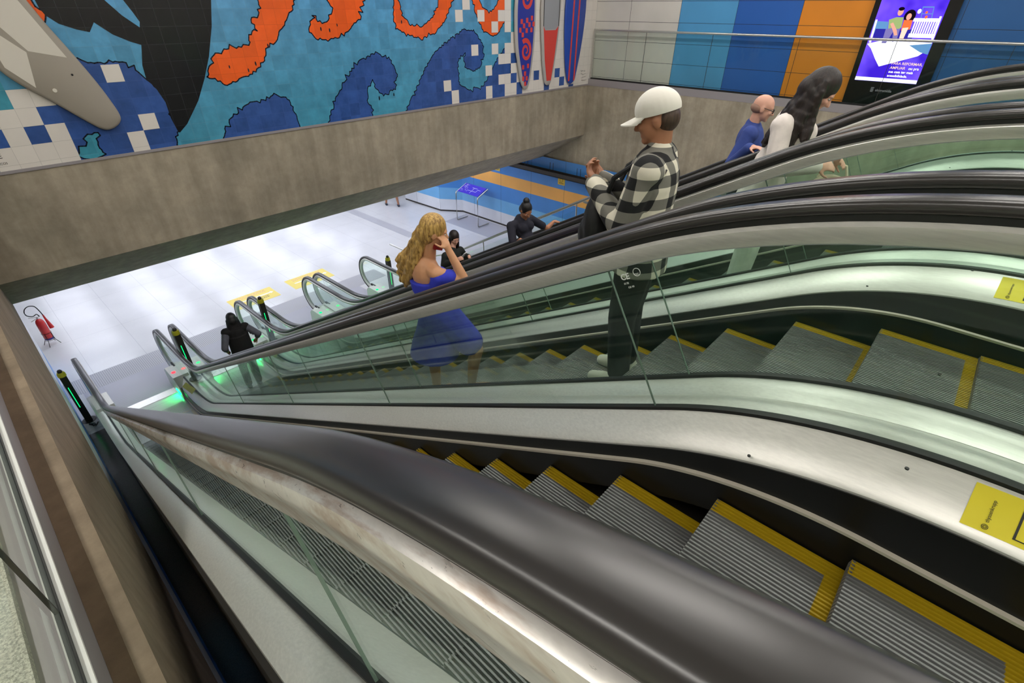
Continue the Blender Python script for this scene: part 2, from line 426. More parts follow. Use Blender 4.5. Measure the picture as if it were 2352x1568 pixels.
WHITE += [(u, v) for u in (-6, -5, -4) for v in (-1, -2)] + [(-6, 0), (-6, 1), (-5, 1), (-5, 2), (-4, 2), (-7, 1), (-7, -1), (-7, -2), (-8, 0), (-8, 2), (-6, 4), (-8, -1), (-9, 1)]
NAVY = [(-7, 0), (-5, 0), (-4, 1), (-3, 1), (-3, 0), (-2, 0), (-2, 1), (-3, -1), (-3, -2), (-2, -1), (-2, -2), (-1, -1), (-1, -2), (38, 2), (38, 0), (39, -1), (39, -2), (42, 0), (44, -1), (44, -2), (46, 0), (47, -1), (49, -2), (35, -1), (36, -1), (35, -2), (36, -2)]
TEAL = [(-6, 2), (-6, 3), (-7, 3), (38, 7), (38, 5), (43, 7), (43, 6), (40, 8)]
for u in range(39, 54):
    for v in range(-2, 21): cell(u, v, 1, 7)
for u, v in WHITE: cell(u, v, 1)
for u, v in NAVY: cell(u, v, 2, 8 if u > 30 else 3)
for u, v in TEAL: cell(u, v, 3)
rr = random.Random(5)
for v in range(8, 20):
    for u in range(28, 39):
        if rr.random() < 0.12 + 0.07 * (u - 28): cell(u, v, 1)
wall_far = struct('wall_far', mb, mur_m)
# lettering on the tiles
for txt, sz, x, z in (('TE', 0.075, 0.395, -0.005), ('ÍSTICOS', 0.034, 0.375, -0.075)):
    o = link('lettering', text_mesh(txt, sz, 'lettering', M['ink'], 0.0004), wall_far)
    o.matrix_world = frame_mat((x, YM - 0.007, z), (1, 0, 0), (0, 0, 1))
sg = MB(); rs = random.Random(2)
for row in range(4):
    pts = []; x = 12.08 + 0.02 * row; z0 = 0.17 - row * 0.075
    for k in range(14):
        pts.append((x + k * 0.016, YM - 0.007, z0 + 0.03 * (rs.random() - 0.5) + 0.012 * math.sin(k * 2.1)))
    sg.tube(pts, 0.0022, 5)
link('signature', sg.mesh('signature', M['ink']), wall_far)

# beam under the mural with the sloping soffit that follows the escalators
t30 = math.tan(R(30))
mb = MB()
yb = YM + (2.25 - 1.44) / t30
prof = [(YM, -0.17), (YM, -1.44), (yb, -2.25), (yb + 0.25, -2.25), (yb + 0.25, -1.2), (YM + 0.3, -0.17)]
mb.prism([(XL - 0.4, y, z) for y, z in prof], (XW + 0.4 - XL + 0.4, 0, 0))
struct('wall_beam', mb, M['concrete'])
mb = MB(); mb.box((XL - 0.4, YM - 0.012, -0.185), (12.55, YM + 0.01, -0.15)); struct('trim_1', mb, M['ledge'])

# right-hand wall: concrete upstand, metal ledge, panelled wall behind the glass railing
mb = MB(); mb.box((XW, -6, -2.3), (XW + 0.5, YM + 2.2, -0.19)); struct('wall_right_upstand', mb, M['concrete'])
mb = MB(); mb.box((XW - 0.004, -6, -0.19), (XW + 0.10, YM - 0.001, -0.03)); struct('trim_2', mb, M['ledge'])
XP = 12.60
mb = MB(); ys = [-6.0, -1.35, -0.06, 2.513, 3.743, 5.036, 6.32, YM]
cols = [4, 4, 4, 3, 2, 1, 0]
for i, c in enumerate(cols):
    mb.box((XP, ys[i], -0.03), (XP + 0.2, ys[i + 1], 4.2), c)
struct('wall_right', mb, [M['pan_white'], M['pan_light'], M['pan_blue'], M['pan_orange'], M['pan_deep']])

# left parapet (concrete) with its metal fascia, and the granite corridor behind it
mb = MB()
mb.prism([(XL, -6, -2.3), (XL, -6, -0.19), (-0.294, -6, -0.19), (-0.294, -6, -0.30), (-0.9, -6, -0.30), (-0.9, -6, -2.3)], (0, YM + 6 + 1.6, 0))
struct('wall_left_parapet', mb, M['concrete_dark'])
mb = MB(); mb.box((-0.2935, -6, -0.20), (-0.237, YM - 0.01, -0.187)); struct('trim_5', mb, concrete('ledge_strip_concrete', (108, 88, 68), 2.0))  # darker brown strip along the inner part of the parapet ledge
mb = MB(); mb.box((-0.30, -6, -0.30), (-0.294, YM - 0.01, -0.024)); mb.box((-0.40, -6, -0.30), (-0.30, YM - 0.01, -0.03)); struct('trim_3', mb, M['ledge'])
mb = MB(); mb.box((-0.311, -6, -0.03), (-0.2935, YM - 0.01, -0.018)); mb.box((-0.334, -6, -0.03), (-0.330, YM - 0.01, -0.012)); struct('trim_4', mb, M['trimw'])
mb = MB(); mb.box((-6, -6, -0.3), (-0.40, YM, 0.0)); struct('floor_corridor', mb, M['floor_up'])
mb = MB(); mb.box((-6.2, -6, -0.3), (-6.0, YM, 4.2)); struct('wall_left', mb, M['pan_white'])
mb = MB(); mb.box((-6.2, -6.2, -5.0), (13.0, -6.0, 4.2)); struct('wall_rear', mb, M['pan_white'])
mb = MB(); mb.box((-6.2, -6.2, 4.2), (13.0, YM + 0.4, 4.4)); struct('ceiling_upper', mb, M['slab'])
mb = MB(); mb.box((XL + 0.03, -6, -0.3), (XW, -1.42, UPZ - 0.012)); struct('floor_landing', mb, M['floor_up'])

# lower hall
mb = MB(); mb.box((-6, -6, LOWER - 0.2), (26, 30, LOWER)); struct('floor_lower', mb, M['floor_low'])
mb = MB(); mb.box((-6, yb + 0.25, -2.25), (26, 30, -2.05)); struct('ceiling_lower', mb, M['slab'])
mb = MB(); mb.box((-0.60, -6, LOWER), (-0.245, 13.0, -4.3), 0); mb.box((-0.60, -6, -4.3), (-0.245, 13.0, -2.3), 1); struct('wall_left_lower', mb, [M['low_blue'], M['low_white']])
mb = MB(); mb.box((-6, 29.8, LOWER), (26, 30, -2.25)); struct('wall_end_lower', mb, M['low_white'])
zs = [LOWER + 0.06, -4.42, -3.99, -3.49, -3.10, -2.25]
def stripes(path):
    b = MB()
    for i in range(len(path) - 1):
        (xa, ya), (xb, yb_) = path[i], path[i + 1]
        for j, c in enumerate((0, 1, 2, 3, 2)):
            b.add([(xa, ya, zs[j]), (xb, yb_, zs[j]), (xb, yb_, zs[j + 1]), (xa, ya, zs[j + 1])], [(0, 1, 2, 3)], c)
    return b
path = [(12.40, -6.0), (12.40, 13.75), (11.90, 14.45), (11.83, 16.5), (26, 16.6)]
mb = stripes(path)
back = [(12.6, -6), (12.6, 13.9), (12.1, 14.6), (12.0, 16.7), (26, 16.8)]
for i in range(len(back) - 1):
    (xa, ya), (xb, yb_) = back[i], back[i + 1]
    mb.add([(xa, ya, LOWER), (xb, yb_, LOWER), (xb, yb_, -2.25), (xa, ya, -2.25)], [(0, 1, 2, 3)], 0)
struct('wall_right_lower', mb, [M['low_white'], M['low_light'], M['low_blue'], M['low_orange']])
mb = MB()
for i in range(len(path) - 1):
    (xa, ya), (xb, yb_) = path[i], path[i + 1]
    mb.add([(xa, ya, LOWER), (xb, yb_, LOWER), (xb, yb_, zs[0]), (xa, ya, zs[0])], [(0, 1, 2, 3)], 0)
struct('baseboard_right', mb, M['clad'])
mb = MB(); mb.box((-0.24, 11.40, LOWER), (7.2, 12.02, LOWER + 0.004)); struct('floor_tactile', mb, M['tactile'])
mb = MB(); mb.box((-0.245, -6, LOWER), (0.06, 9.95, LOWER + 0.004)); struct('floor_dark_strip', mb, floor_mat('dark_granite', (58, 58, 62), (3.0, 1.2), (34, 34, 36), 0.18, 0.4))
mb = MB(); mb.box((9.42, 13.2, LOWER), (9.76, 26.0, LOWER + 0.003)); struct('floor_guide_path', mb, M['tactile'])
mb = MB(); mb.box((-0.24, 10.05, LOWER), (0.05, 11.40, LOWER + 0.003)); struct('floor_margin', mb, M['floor_low'])

# ------------------------------------------------------------------ ceiling fittings
M['lamp_up'] = emis('upper_tube_light', (255, 250, 243), UP_LIGHT)
M['lamp_low'] = emis('lower_panel_light', (236, 240, 255), LOW_LIGHT)
M['spot_low'] = emis('lower_spot_light', (255, 250, 244), 160.0)
M['lampbody'] = mat('lamp_housing', (226, 226, 222), 0.5)
def lamp_mesh(sx, sy, m, nm):
    b = MB(); b.box((-sx / 2, -sy / 2, -0.05), (sx / 2, sy / 2, -0.046), 0)
    h = MB(); h.box((-sx / 2 - .03, -sy / 2 - .03, -0.045), (sx / 2 + .03, sy / 2 + .03, 0.0), 0)
    return b.mesh(nm, m), h.mesh(nm + '_housing', M['lampbody'])
d1, h1 = lamp_mesh(0.34, 2.4, M['lamp_up'], 'diffuser')
for i, x in enumerate((-1.9, 2.9, 6.4, 9.9)):
    for j, y in enumerate((-4.0, -0.6, 2.8, 6.2)):
        t = thing('ceiling_light', 'long ceiling light fitting above the escalator hall', 'light', (x, y, 4.2), 0, 'upper ceiling lights')
        link('housing', h1, t); link('diffuser', d1, t)
d2, h2 = lamp_mesh(1.25, 0.5, M['lamp_low'], 'diffuser_low')
for i in range(6):
    for j in range(6):
        x = 0.9 + i * 2.3; y = 12.5 + j * 2.1
        if x > 11.5 and y > 13.0: continue
        t = thing('ceiling_light', 'flat ceiling light panel over the lower hall', 'light', (x, y, -2.25), 0, 'lower ceiling lights')
        link('housing', h2, t); link('diffuser', d2, t)

ds = MB(); ds.lathe([(0, -0.004), (0.045, -0.004), (0.045, 0.0), (0, 0.0)], (0, 0, 0), 16); ds = ds.mesh('spot_lens', M['spot_low'])
dr = MB(); dr.lathe([(0.045, -0.006), (0.075, -0.006), (0.075, 0.0), (0.045, 0.0)], (0, 0, 0), 20); dr = dr.mesh('spot_ring', M['lampbody'])
for i in range(5):
    for j in range(3):
        t = thing('ceiling_spot', 'small round ceiling spotlight over the lower hall', 'light', (0.2 + i * 2.3, 12.3 + j * 2.1, -2.25), 0, 'lower ceiling spotlights')
        link('lens', ds, t); link('ring', dr, t)

# ------------------------------------------------------------------ escalators
H0 = 1.5
def fillet(zu, h, zl, Ru, Rl, y0, y1, NI=2):
    """(Y, Z, nY, nZ) samples: upper flat, convex knuckle, incline, concave knuckle, lower flat"""
    a = H0 + h / math.cos(R(30)); yu = (a - zu) / t30; yl = (a - zl) / t30; s = math.tan(R(15)); out = []
    Tu, Tl = Ru * s, Rl * s; N = 20
    out.append((y0, zu, 0, 1))
    for k in range(N + 1):
        p = R(30) * k / N; out.append((yu - Tu + Ru * math.sin(p), zu - Ru + Ru * math.cos(p), math.sin(p), math.cos(p)))
    ya, za = out[-1][0], out[-1][1]
    low = []
    for k in range(N + 1):
        p = R(30) * (1 - k / N); low.append((yl + Tl - Rl * math.sin(p), zl + Rl - Rl * math.cos(p), math.sin(p), math.cos(p)))
    yb2, zb2 = low[0][0], low[0][1]
    for k in range(1, NI): 
        q = k / NI; out.append((ya + (yb2 - ya) * q, za + (zb2 - za) * q, math.sin(R(30)), math.cos(R(30))))
    out += low; out.append((y1, zl, 0, 1))
    return out
RAIL = dict(zu=1.21, h=-0.140, zl=-3.70, Ru=2.6, Rl=2.0, y0=-1.75, y1=10.50)
RU, RL = 0.40, 0.46
def rail_path(RAIL):
    p = fillet(NI=8, **RAIL); N = 22
    y1, zl = RAIL['y1'], RAIL['zl']
    end = [(y1 + RL * math.sin(math.pi * k / N), zl - RL + RL * math.cos(math.pi * k / N), math.sin(math.pi * k / N), math.cos(math.pi * k / N)) for k in range(1, N + 1)]
    end.append((y1 - 0.3, zl - 2 * RL, 0, -1))
    y0, zu = RAIL['y0'], RAIL['zu']
    beg = [(y0 - RU * math.sin(math.pi * k / N), zu - RU + RU * math.cos(math.pi * k / N), -math.sin(math.pi * k / N), math.cos(math.pi * k / N)) for k in range(N, 0, -1)]
    beg = [(y0 + 0.3, zu - 2 * RU, 0, -1)] + beg
    return beg + p + end
JOINT = fillet(zu=0.515, h=-0.822, zl=-4.50, Ru=1.9, Rl=2.7, y0=-1.80, y1=10.55)
LIP = fillet(zu=0.42, h=-0.905, zl=-4.60, Ru=1.9, Rl=2.7, y0=-1.80, y1=10.55)
STEP = dict(zu=UPZ, h=-1.05, zl=LOWER, Ru=1.5, Rl=1.5, y0=-1.8, y1=10.55)
SKB = fillet(**{**STEP, 'zu': UPZ - 0.06, 'h': -1.12, 'zl': LOWER - 0.06})
STR = fillet(**{**STEP, 'zu': UPZ + 0.085, 'h': -0.972, 'zl': LOWER + 0.085})
ORG = (0.0, 10.5, LOWER)
def loc3(x, y, z): return (x - ORG[0], y - ORG[1], z - ORG[2])
def sweep(path, prof, m=0, closed=True, xb=0.0, caps=True):
    b = MB(); n = len(prof); vs = []; fs = []
    for (y, z, ny, nz) in path:
        for (x, d) in prof: vs.append(loc3(xb + x, y + ny * d, z + nz * d))
    L = n if closed else n - 1
    for i in range(len(path) - 1):
        for k in range(L):
            k2 = (k + 1) % n; fs.append((i * n + k, i * n + k2, (i + 1) * n + k2, (i + 1) * n + k))
    if closed and caps: fs += [tuple(range(n - 1, -1, -1)), tuple((len(path) - 1) * n + k for k in range(n))]
    return b.add(vs, fs, m)
def ribbon(pa, pb, x, th=0.004, m=0):
    b = MB(); n = len(pa); vs = []
    for i in range(n):
        vs += [loc3(x, pa[i][0], pa[i][1]), loc3(x, pb[i][0], pb[i][1]), loc3(x + th, pb[i][0], pb[i][1]), loc3(x + th, pa[i][0], pa[i][1])]
    fs = []
    for i in range(n - 1):
        for k in range(4): fs.append((i * 4 + k, i * 4 + (k + 1) % 4, i * 4 + 4 + (k + 1) % 4, i * 4 + 4 + k))
    fs += [(3, 2, 1, 0), tuple((n - 1) * 4 + k for k in range(4))]
    return b.add(vs, fs, m)
HW = 0.655            # half distance between handrail centres
RP0 = rail_path(RAIL)
rail_prof = [(-0.016, 0.0015), (-0.030, -0.001), (-0.037, -0.005), (-0.041, -0.012), (-0.041, -0.022), (-0.037, -0.031), (-0.030, -0.035), (-0.020, -0.036), (0.020, -0.036), (0.030, -0.035), (0.037, -0.031), (0.041, -0.022), (0.041, -0.012), (0.037, -0.005), (0.030, -0.001), (0.016, 0.0015)]
guide_prof = [(-0.030, -0.034), (-0.030, -0.056), (0.030, -0.056), (0.030, -0.034)]
silver_prof = [(-0.031, -0.052), (-0.042, -0.062), (-0.040, -0.074), (-0.026, -0.106), (-0.018, -0.112), (0.018, -0.112), (0.026, -0.106), (0.040, -0.074), (0.042, -0.062), (0.031, -0.052)]
silver_wide = [(-0.031, -0.046), (-0.044, -0.052), (-0.051, -0.066), (-0.049, -0.082), (-0.042, -0.092), (-0.034, -0.138), (-0.018, -0.146), (0.018, -0.146), (0.034, -0.138), (0.042, -0.092), (0.049, -0.082), (0.051, -0.066), (0.044, -0.052), (0.031, -0.046)]
S_CUT = [1.13, 3.35, 5.57, 7.79]
c30, s30 = math.cos(R(30)), math.sin(R(30))
def on_line(h, s): return (s * c30 + h * s30, H0 - s * s30 + h * c30)
def glass_polys(RP, RAIL):
    off = [(y + ny * -0.104, z + nz * -0.104, y, z) for (y, z, ny, nz) in RP]
    def sc(y, z): return y * c30 - (z - H0) * s30
    jl = [(p[0], p[1]) for p in JOINT]
    ht = RAIL['h'] - 0.104; hb = -0.822; g = 0.0015; polys = []
    up = [(o[0], o[1]) for o in off[1:] if sc(o[0], o[1]) < S_CUT[0] and o[0] < 3]
    lowj = [q for q in jl if sc(*q) < S_CUT[0] and q[0] < 3]
    polys.append(up + [on_line(ht, S_CUT[0] - g), on_line(hb, S_CUT[0] - g)] + lowj[::-1])
    for a, b in zip(S_CUT[:-1], S_CUT[1:]):
        polys.append([on_line(ht, a + g), on_line(ht, b - g), on_line(hb, b - g), on_line(hb, a + g)])
    up = [(o[0], o[1]) for o in off[:-1] if sc(o[0], o[1]) > S_CUT[-1] and o[0] > 5]
    lowj = [q for q in jl if sc(*q) > S_CUT[-1] and q[0] > 5]
    polys.append([on_line(ht, S_CUT[-1] + g)] + up + lowj[::-1] + [on_line(hb, S_CUT[-1] + g)])
    return polys
GP0 = glass_polys(RP0, RAIL)
def step_mesh():
    b = MB(); hw = 0.513; n = 71; p = 2 * hw / n; top = 0.0062; dp = 0.011
    ys = [0.0, -0.352, -0.40]
    xs = []
    for k in range(n):
        x0 = -hw + k * p; xs += [(x0, 0.0), (x0 + top, 0.0), (x0 + top + 0.0008, -dp), (x0 + p - 0.0008, -dp)]
    xs.append((hw, 0.0))
    for j in range(2):
        o = len(b.v); m = len(xs)
        vs = [(x, ys[j], z) for x, z in xs] + [(x, ys[j + 1], z) for x, z in xs]
        b.v += vs
        for i in range(m - 1):
            xm = abs((xs[i][0] + xs[i + 1][0]) / 2)
            b.f.append((o + i, o + i + 1, o + m + i + 1, o + m + i)); b.mi.append(1 if (j == 1 or xm > hw - 0.058) else 0)
    # cleated riser, curved back under the nose
    pr = [(0.0, 0.0), (0.004, -0.02), (0.0, -0.07), (-0.014, -0.13), (-0.04, -0.19), (-0.06, -0.22)]
    for j in range(len(pr) - 1):
        o = len(b.v); m = len(xs)
        b.v += [(x, pr[j][0] + z * 0.9, pr[j][1]) for x, z in xs] + [(x, pr[j + 1][0] + z * 0.9, pr[j + 1][1]) for x, z in xs]
        for i in range(m - 1): b.f.append((o + i, o + i + 1, o + m + i + 1, o + m + i)); b.mi.append(0)
    for sx in (-hw, hw):
        b.add([(sx, 0, 0), (sx, -0.40, 0), (sx, -0.40, -0.10), (sx, -0.06, -0.22), (sx, -0.014, -0.13)], [(0, 1, 2, 3, 4)], 0)
    b.add([(-hw, -0.40, -0.012), (hw, -0.40, -0.012), (hw, -0.40, -0.10), (-hw, -0.40, -0.10)], [(0, 1, 2, 3)], 0)
    b.add([(-hw, -0.40, -0.10), (hw, -0.40, -0.10), (hw, -0.06, -0.22), (-hw, -0.06, -0.22)], [(0, 1, 2, 3)], 0)
    return b.mesh('step', [M['tread'], M['yellow']], recalc=False)
STEP_ME = step_mesh()
def step_track():
    """dense polyline of the nosing path"""
    return [(p[0], p[1]) for p in fillet(**{**STEP, 'y0': -2.2, 'y1': 10.12})]
TRK = step_track()
def step_positions(phase_y):
    """nosing points every 0.4 m along the path, one of them at Y = phase_y"""
    cum = [0.0]
    for a, b in zip(TRK[:-1], TRK[1:]): cum.append(cum[-1] + math.hypot(b[0] - a[0], b[1] - a[1]))
    def at(s):
        for i in range(len(TRK) - 1):
            if cum[i] <= s <= cum[i + 1]:
                q = (s - cum[i]) / (cum[i + 1] - cum[i]); return (TRK[i][0] + (TRK[i + 1][0] - TRK[i][0]) * q, TRK[i][1] + (TRK[i + 1][1] - TRK[i][1]) * q)
    for i in range(len(TRK) - 1):
        if TRK[i][0] <= phase_y <= TRK[i + 1][0]:
            s0 = cum[i] + (cum[i + 1] - cum[i]) * (phase_y - TRK[i][0]) / (TRK[i + 1][0] - TRK[i][0])
    s = s0 % 0.4; out = []
    while s < cum[-1]:
        out.append(at(s)); s += 0.4
    return out
def make_balustrade(root, s, RP=None, GP=None, first=False):
    """s=+1: passenger side towards +X (the left balustrade), s=-1 the right one"""
    RP = RP or RP0; GP = GP or GP0
    xb = -s * HW
    def P(prof): return [(x * s, d) for x, d in prof]
    o = link('handrail', sweep(RP, rail_prof, 0, True, xb).mesh('handrail', M['rail'], 50), root)
    link('rail_guide', sweep(RP, guide_prof, 0, True, xb).mesh('rail_guide', M['black']), root)
    wide = first and s > 0
    link('rail_profile', sweep(RP, silver_wide if wide else silver_prof, 0, True, xb).mesh('rail_profile', M['alu_stain'] if wide else M['alu'], 35), root)
    e = -0.150 if wide else -0.116; hwt = 0.022 if wide else 0.012
    link('glass_trim', sweep(RP, [(-hwt, e + 0.006), (-hwt, e), (hwt, e), (hwt, e + 0.006)], 0, True, xb).mesh('glass_trim', M['trim_lilac']), root)
    for poly in GP:
        b = MB(); b.prism([loc3(xb - 0.004, y, z) for y, z in poly], (0.008, 0, 0), 0, 1)
        link('glass_panel', b.mesh('glass_panel', [M['glass'], M['gl_edge']]), root)
    link('gasket', sweep(JOINT, [(-0.014, -0.03), (-0.014, 0.012), (0.014, 0.012), (0.014, -0.03)], 0, True, xb).mesh('gasket', M['black']), root)
    # inner deck: between glass and skirt
    b = MB(); n = len(JOINT); vs = []
    for i in range(n):
        jy, jz, ny, nz = JOINT[i]; ly, lz, _, _ = LIP[i]
        for (x, y, z) in ((0.014, jy, jz), (0.06, jy + (ly - jy) * .35, jz + (lz - jz) * .35), (0.122, jy + (ly - jy) * .85, jz + (lz - jz) * .85), (0.132, ly, lz), (0.132, ly - 0.022 * ny, lz - 0.022 * nz), (0.014, ly - 0.022 * ny, lz - 0.022 * nz)):
            vs.append(loc3(xb + s * x, y, z))
    fs = []
    for i in range(n - 1):
        for k in range(6): fs.append((i * 6 + k, i * 6 + (k + 1) % 6, i * 6 + 6 + (k + 1) % 6, i * 6 + 6 + k))
    fs += [(5, 4, 3, 2, 1, 0), tuple((n - 1) * 6 + k for k in range(6))]
    deck = link('inner_deck', b.add(vs, fs).mesh('inner_deck', M['alu'], 25), root)
    sc = MB()
    for q in range(24):
        i0 = q / 23 * (9.0) - 0.4
        y, z = on_line(-0.903, 0.35 + q * 0.4)
        if y > 8.6: break
        sc.lathe([(0.0, 0.0), (0.005, 0.0), (0.005, 0.004)], loc3(xb + s * 0.1325, y - 0.006, z - 0.012), 8)
    link('screw_row', sc.mesh('screw_row', M['black']), deck)['kind'] = 'stuff'
    # outer deck: gently crowned cover towards the next escalator
    link('outer_deck', sweep(JOINT, [(-s * 0.014, 0.0), (-s * 0.05, 0.006), (-s * 0.09, 0.004), (-s * 0.1355, -0.012), (-s * 0.1355, -0.06), (-s * 0.014, -0.06)], 0, True, xb).mesh('outer_deck', M['alu'], 25), root)
    link('skirt_panel', ribbon([(p[0], p[1] - 0.006, 0, 0) for p in LIP], SKB, xb + s * 0.136 - 0.002).mesh('skirt_panel', M['skirt']), root)
    link('deflector_strip', sweep(STR, [(s * 0.134, -0.008), (s * 0.150, -0.006), (s * 0.152, 0.006), (s * 0.134, 0.010)], 0, True, xb).mesh('deflector_strip', M['strip']), root)
    # newel end box on the lower landing
    b = MB(); x0, x1 = sorted((xb - s * 0.10, xb + s * 0.165))
    pr = [(9.72, LOWER + 0.0), (9.72, LOWER + 0.30), (9.95, LOWER + 0.415), (10.42, LOWER + 0.42), (10.52, LOWER + 0.33), (10.54, LOWER)]
    b.prism([loc3(x0, y, z) for y, z in pr], (x1 - x0, 0, 0))
    box = link('newel_box', b.mesh('newel_box', M['alu']), root)
    b = MB(); b.box(loc3(xb - 0.016, 10.36, LOWER + 0.40), loc3(xb + 0.016, 10.545, LOWER + 0.425)); link('rail_inlet', b.mesh('rail_inlet', M['black']), box)
    if s < 0 or not first:
        xa = x0 if s < 0 else x1
        b = MB(); b.box(loc3(xa - 0.006, 9.86, LOWER + 0.07), loc3(xa + 0.006, 10.10, LOWER + 0.095)); link('comb_light', b.mesh('comb_light', M['green']), box)
        b = MB(); b.lathe([(0, 0), (0.036, 0), (0.036, 0.006), (0.028, 0.008), (0.0, 0.008)], loc3(xb + s * 0.09, 10.15, LOWER + 0.416), 20)
        link('indicator_light', b.mesh('indicator_light', M['red'] if first else M['green_soft']), box)
    # upper newel box
    b = MB(); pr = [(-1.95, UPZ), (-1.95, UPZ + 0.25), (-1.75, UPZ + 0.36), (-1.45, UPZ + 0.30), (-1.45, UPZ)]
    b.prism([loc3(x0, y, z) for y, z in pr], (x1 - x0, 0, 0)); ub = link('newel_box', b.mesh('newel_box', M['alu']), root)
    xi = x1 if s > 0 else x0
    b = MB(); b.box(loc3(xi - 0.004, -1.70, UPZ + 0.05), loc3(xi + 0.004, -1.50, UPZ + 0.08)); link('comb_light', b.mesh('comb_light', M['green']), ub)
    return deck
def make_escalator(xc, label, first=False):
    root = thing('escalator', label, 'escalator', (xc, ORG[1], ORG[2]), 0.0035, 'bank of four escalators')
    if first:
        n0 = set(root.children); make_balustrade(root, 1, RP1, GP1, True)
        for o in root.children: o.rotation_euler = (0, 0, 0.003)
    else: make_balustrade(root, 1)
    make_balustrade(root, -1, None, None, first)
    # side cladding and underside of the truss
    b = MB()
    for side in (-1, 1):
        x = side * (HW + 0.125); th = -side * 0.02
        pb_ = [(p[0] - 0.55 * p[2], p[1] - 0.62, 0, 0) for p in JOINT]
        b2 = ribbon([(p[0] - 0.05 * p[2], p[1] - 0.055, 0, 0) for p in JOINT], [(y, max(z, LOWER + 0.001), 0, 0) for y, z, _, _ in pb_], x, th)
        b.add(b2.v, b2.f)
    link('truss_cladding', b.mesh('truss_cladding', M['clad']), root)
    b = MB(); n = len(SKB); vs = []; fs = []
    for (y, z, ny, nz) in SKB:
        zz = max(z - 0.35, LOWER - 0.15) if y > 2 else z - 0.35
        vs += [loc3(-HW - 0.1, y, zz), loc3(HW + 0.1, y, zz)]
    fs = [(2 * i, 2 * i + 1, 2 * i + 3, 2 * i + 2) for i in range(n - 1)]
    link('step_well', b.add(vs, fs).mesh('step_well', M['black']), root)
    # comb and landing plates
    for (y0, y1, z, cy) in ((10.06, 11.40, LOWER, 10.06), (-3.2, -1.40, UPZ, -1.40)):
        b = MB(); b.box(loc3(-0.79, y0 + (0.0 if z > 0 else 0.24), z - 0.01), loc3(0.79, y1 - (0.24 if z > 0 else 0.0), z + 0.004)); link('landing_plate', b.mesh('landing_plate', M['plate']), root)
        b = MB(); ya, yb2 = (cy, cy + 0.24) if z < 0 else (cy - 0.24, cy)
        b.box(loc3(-0.513, ya + (0.03 if z < 0 else 0), z - 0.01), loc3(0.513, yb2 - (0 if z < 0 else 0.03), z + 0.008))
        for k in range(71):
            x = -0.513 + (k + 0.65) * 1.026 / 71
            y_t = (ya, ya + 0.03) if z < 0 else (yb2 - 0.03, yb2)
            b.box(loc3(x - 0.0025, y_t[0], z - 0.006), loc3(x + 0.0025, y_t[1], z + 0.004))
        link('comb_plate', b.mesh('comb_plate', M['steel']), root)
    return root
def add_steps(root, phase):
    for (y, z) in step_positions(phase):
        o = link('step', STEP_ME, root, loc3(0, y, z))
RAIL1 = dict(RAIL, zu=1.31, h=-0.156); RP1 = rail_path(RAIL1); GP1 = glass_polys(RP1, RAIL1)
EC = [0.772 + 1.5845 * i for i in range(4)]
ELAB = ['escalator nearest the left concrete parapet, its steps empty, its near rail stained',
        'second escalator from the left parapet, carrying the blond woman and white cap wearer',
        'third escalator from the left parapet, carrying the long haired woman in white',
        'escalator farthest from the left parapet, beside the sloping stair rail']
PH = [0.946, 1.828, 1.70, 1.55]
e0 = make_escalator(EC[0], ELAB[0], True)
e1 = make_escalator(EC[1], ELAB[1])
proto = list(e1.children)
def copy_part(o, parent):
    c = o.copy(); COL.objects.link(c); c.parent = parent
    for ch in o.children: copy_part(ch, c)
escs = [e0, e1]
for i in range(2, 4):
    r = e1.copy(); COL.objects.link(r); r.location.x = EC[i]; r['label'] = ELAB[i]
    for o in proto: copy_part(o, r)
    escs.append(r)
for i in range(4): add_steps(escs[i], PH[i])

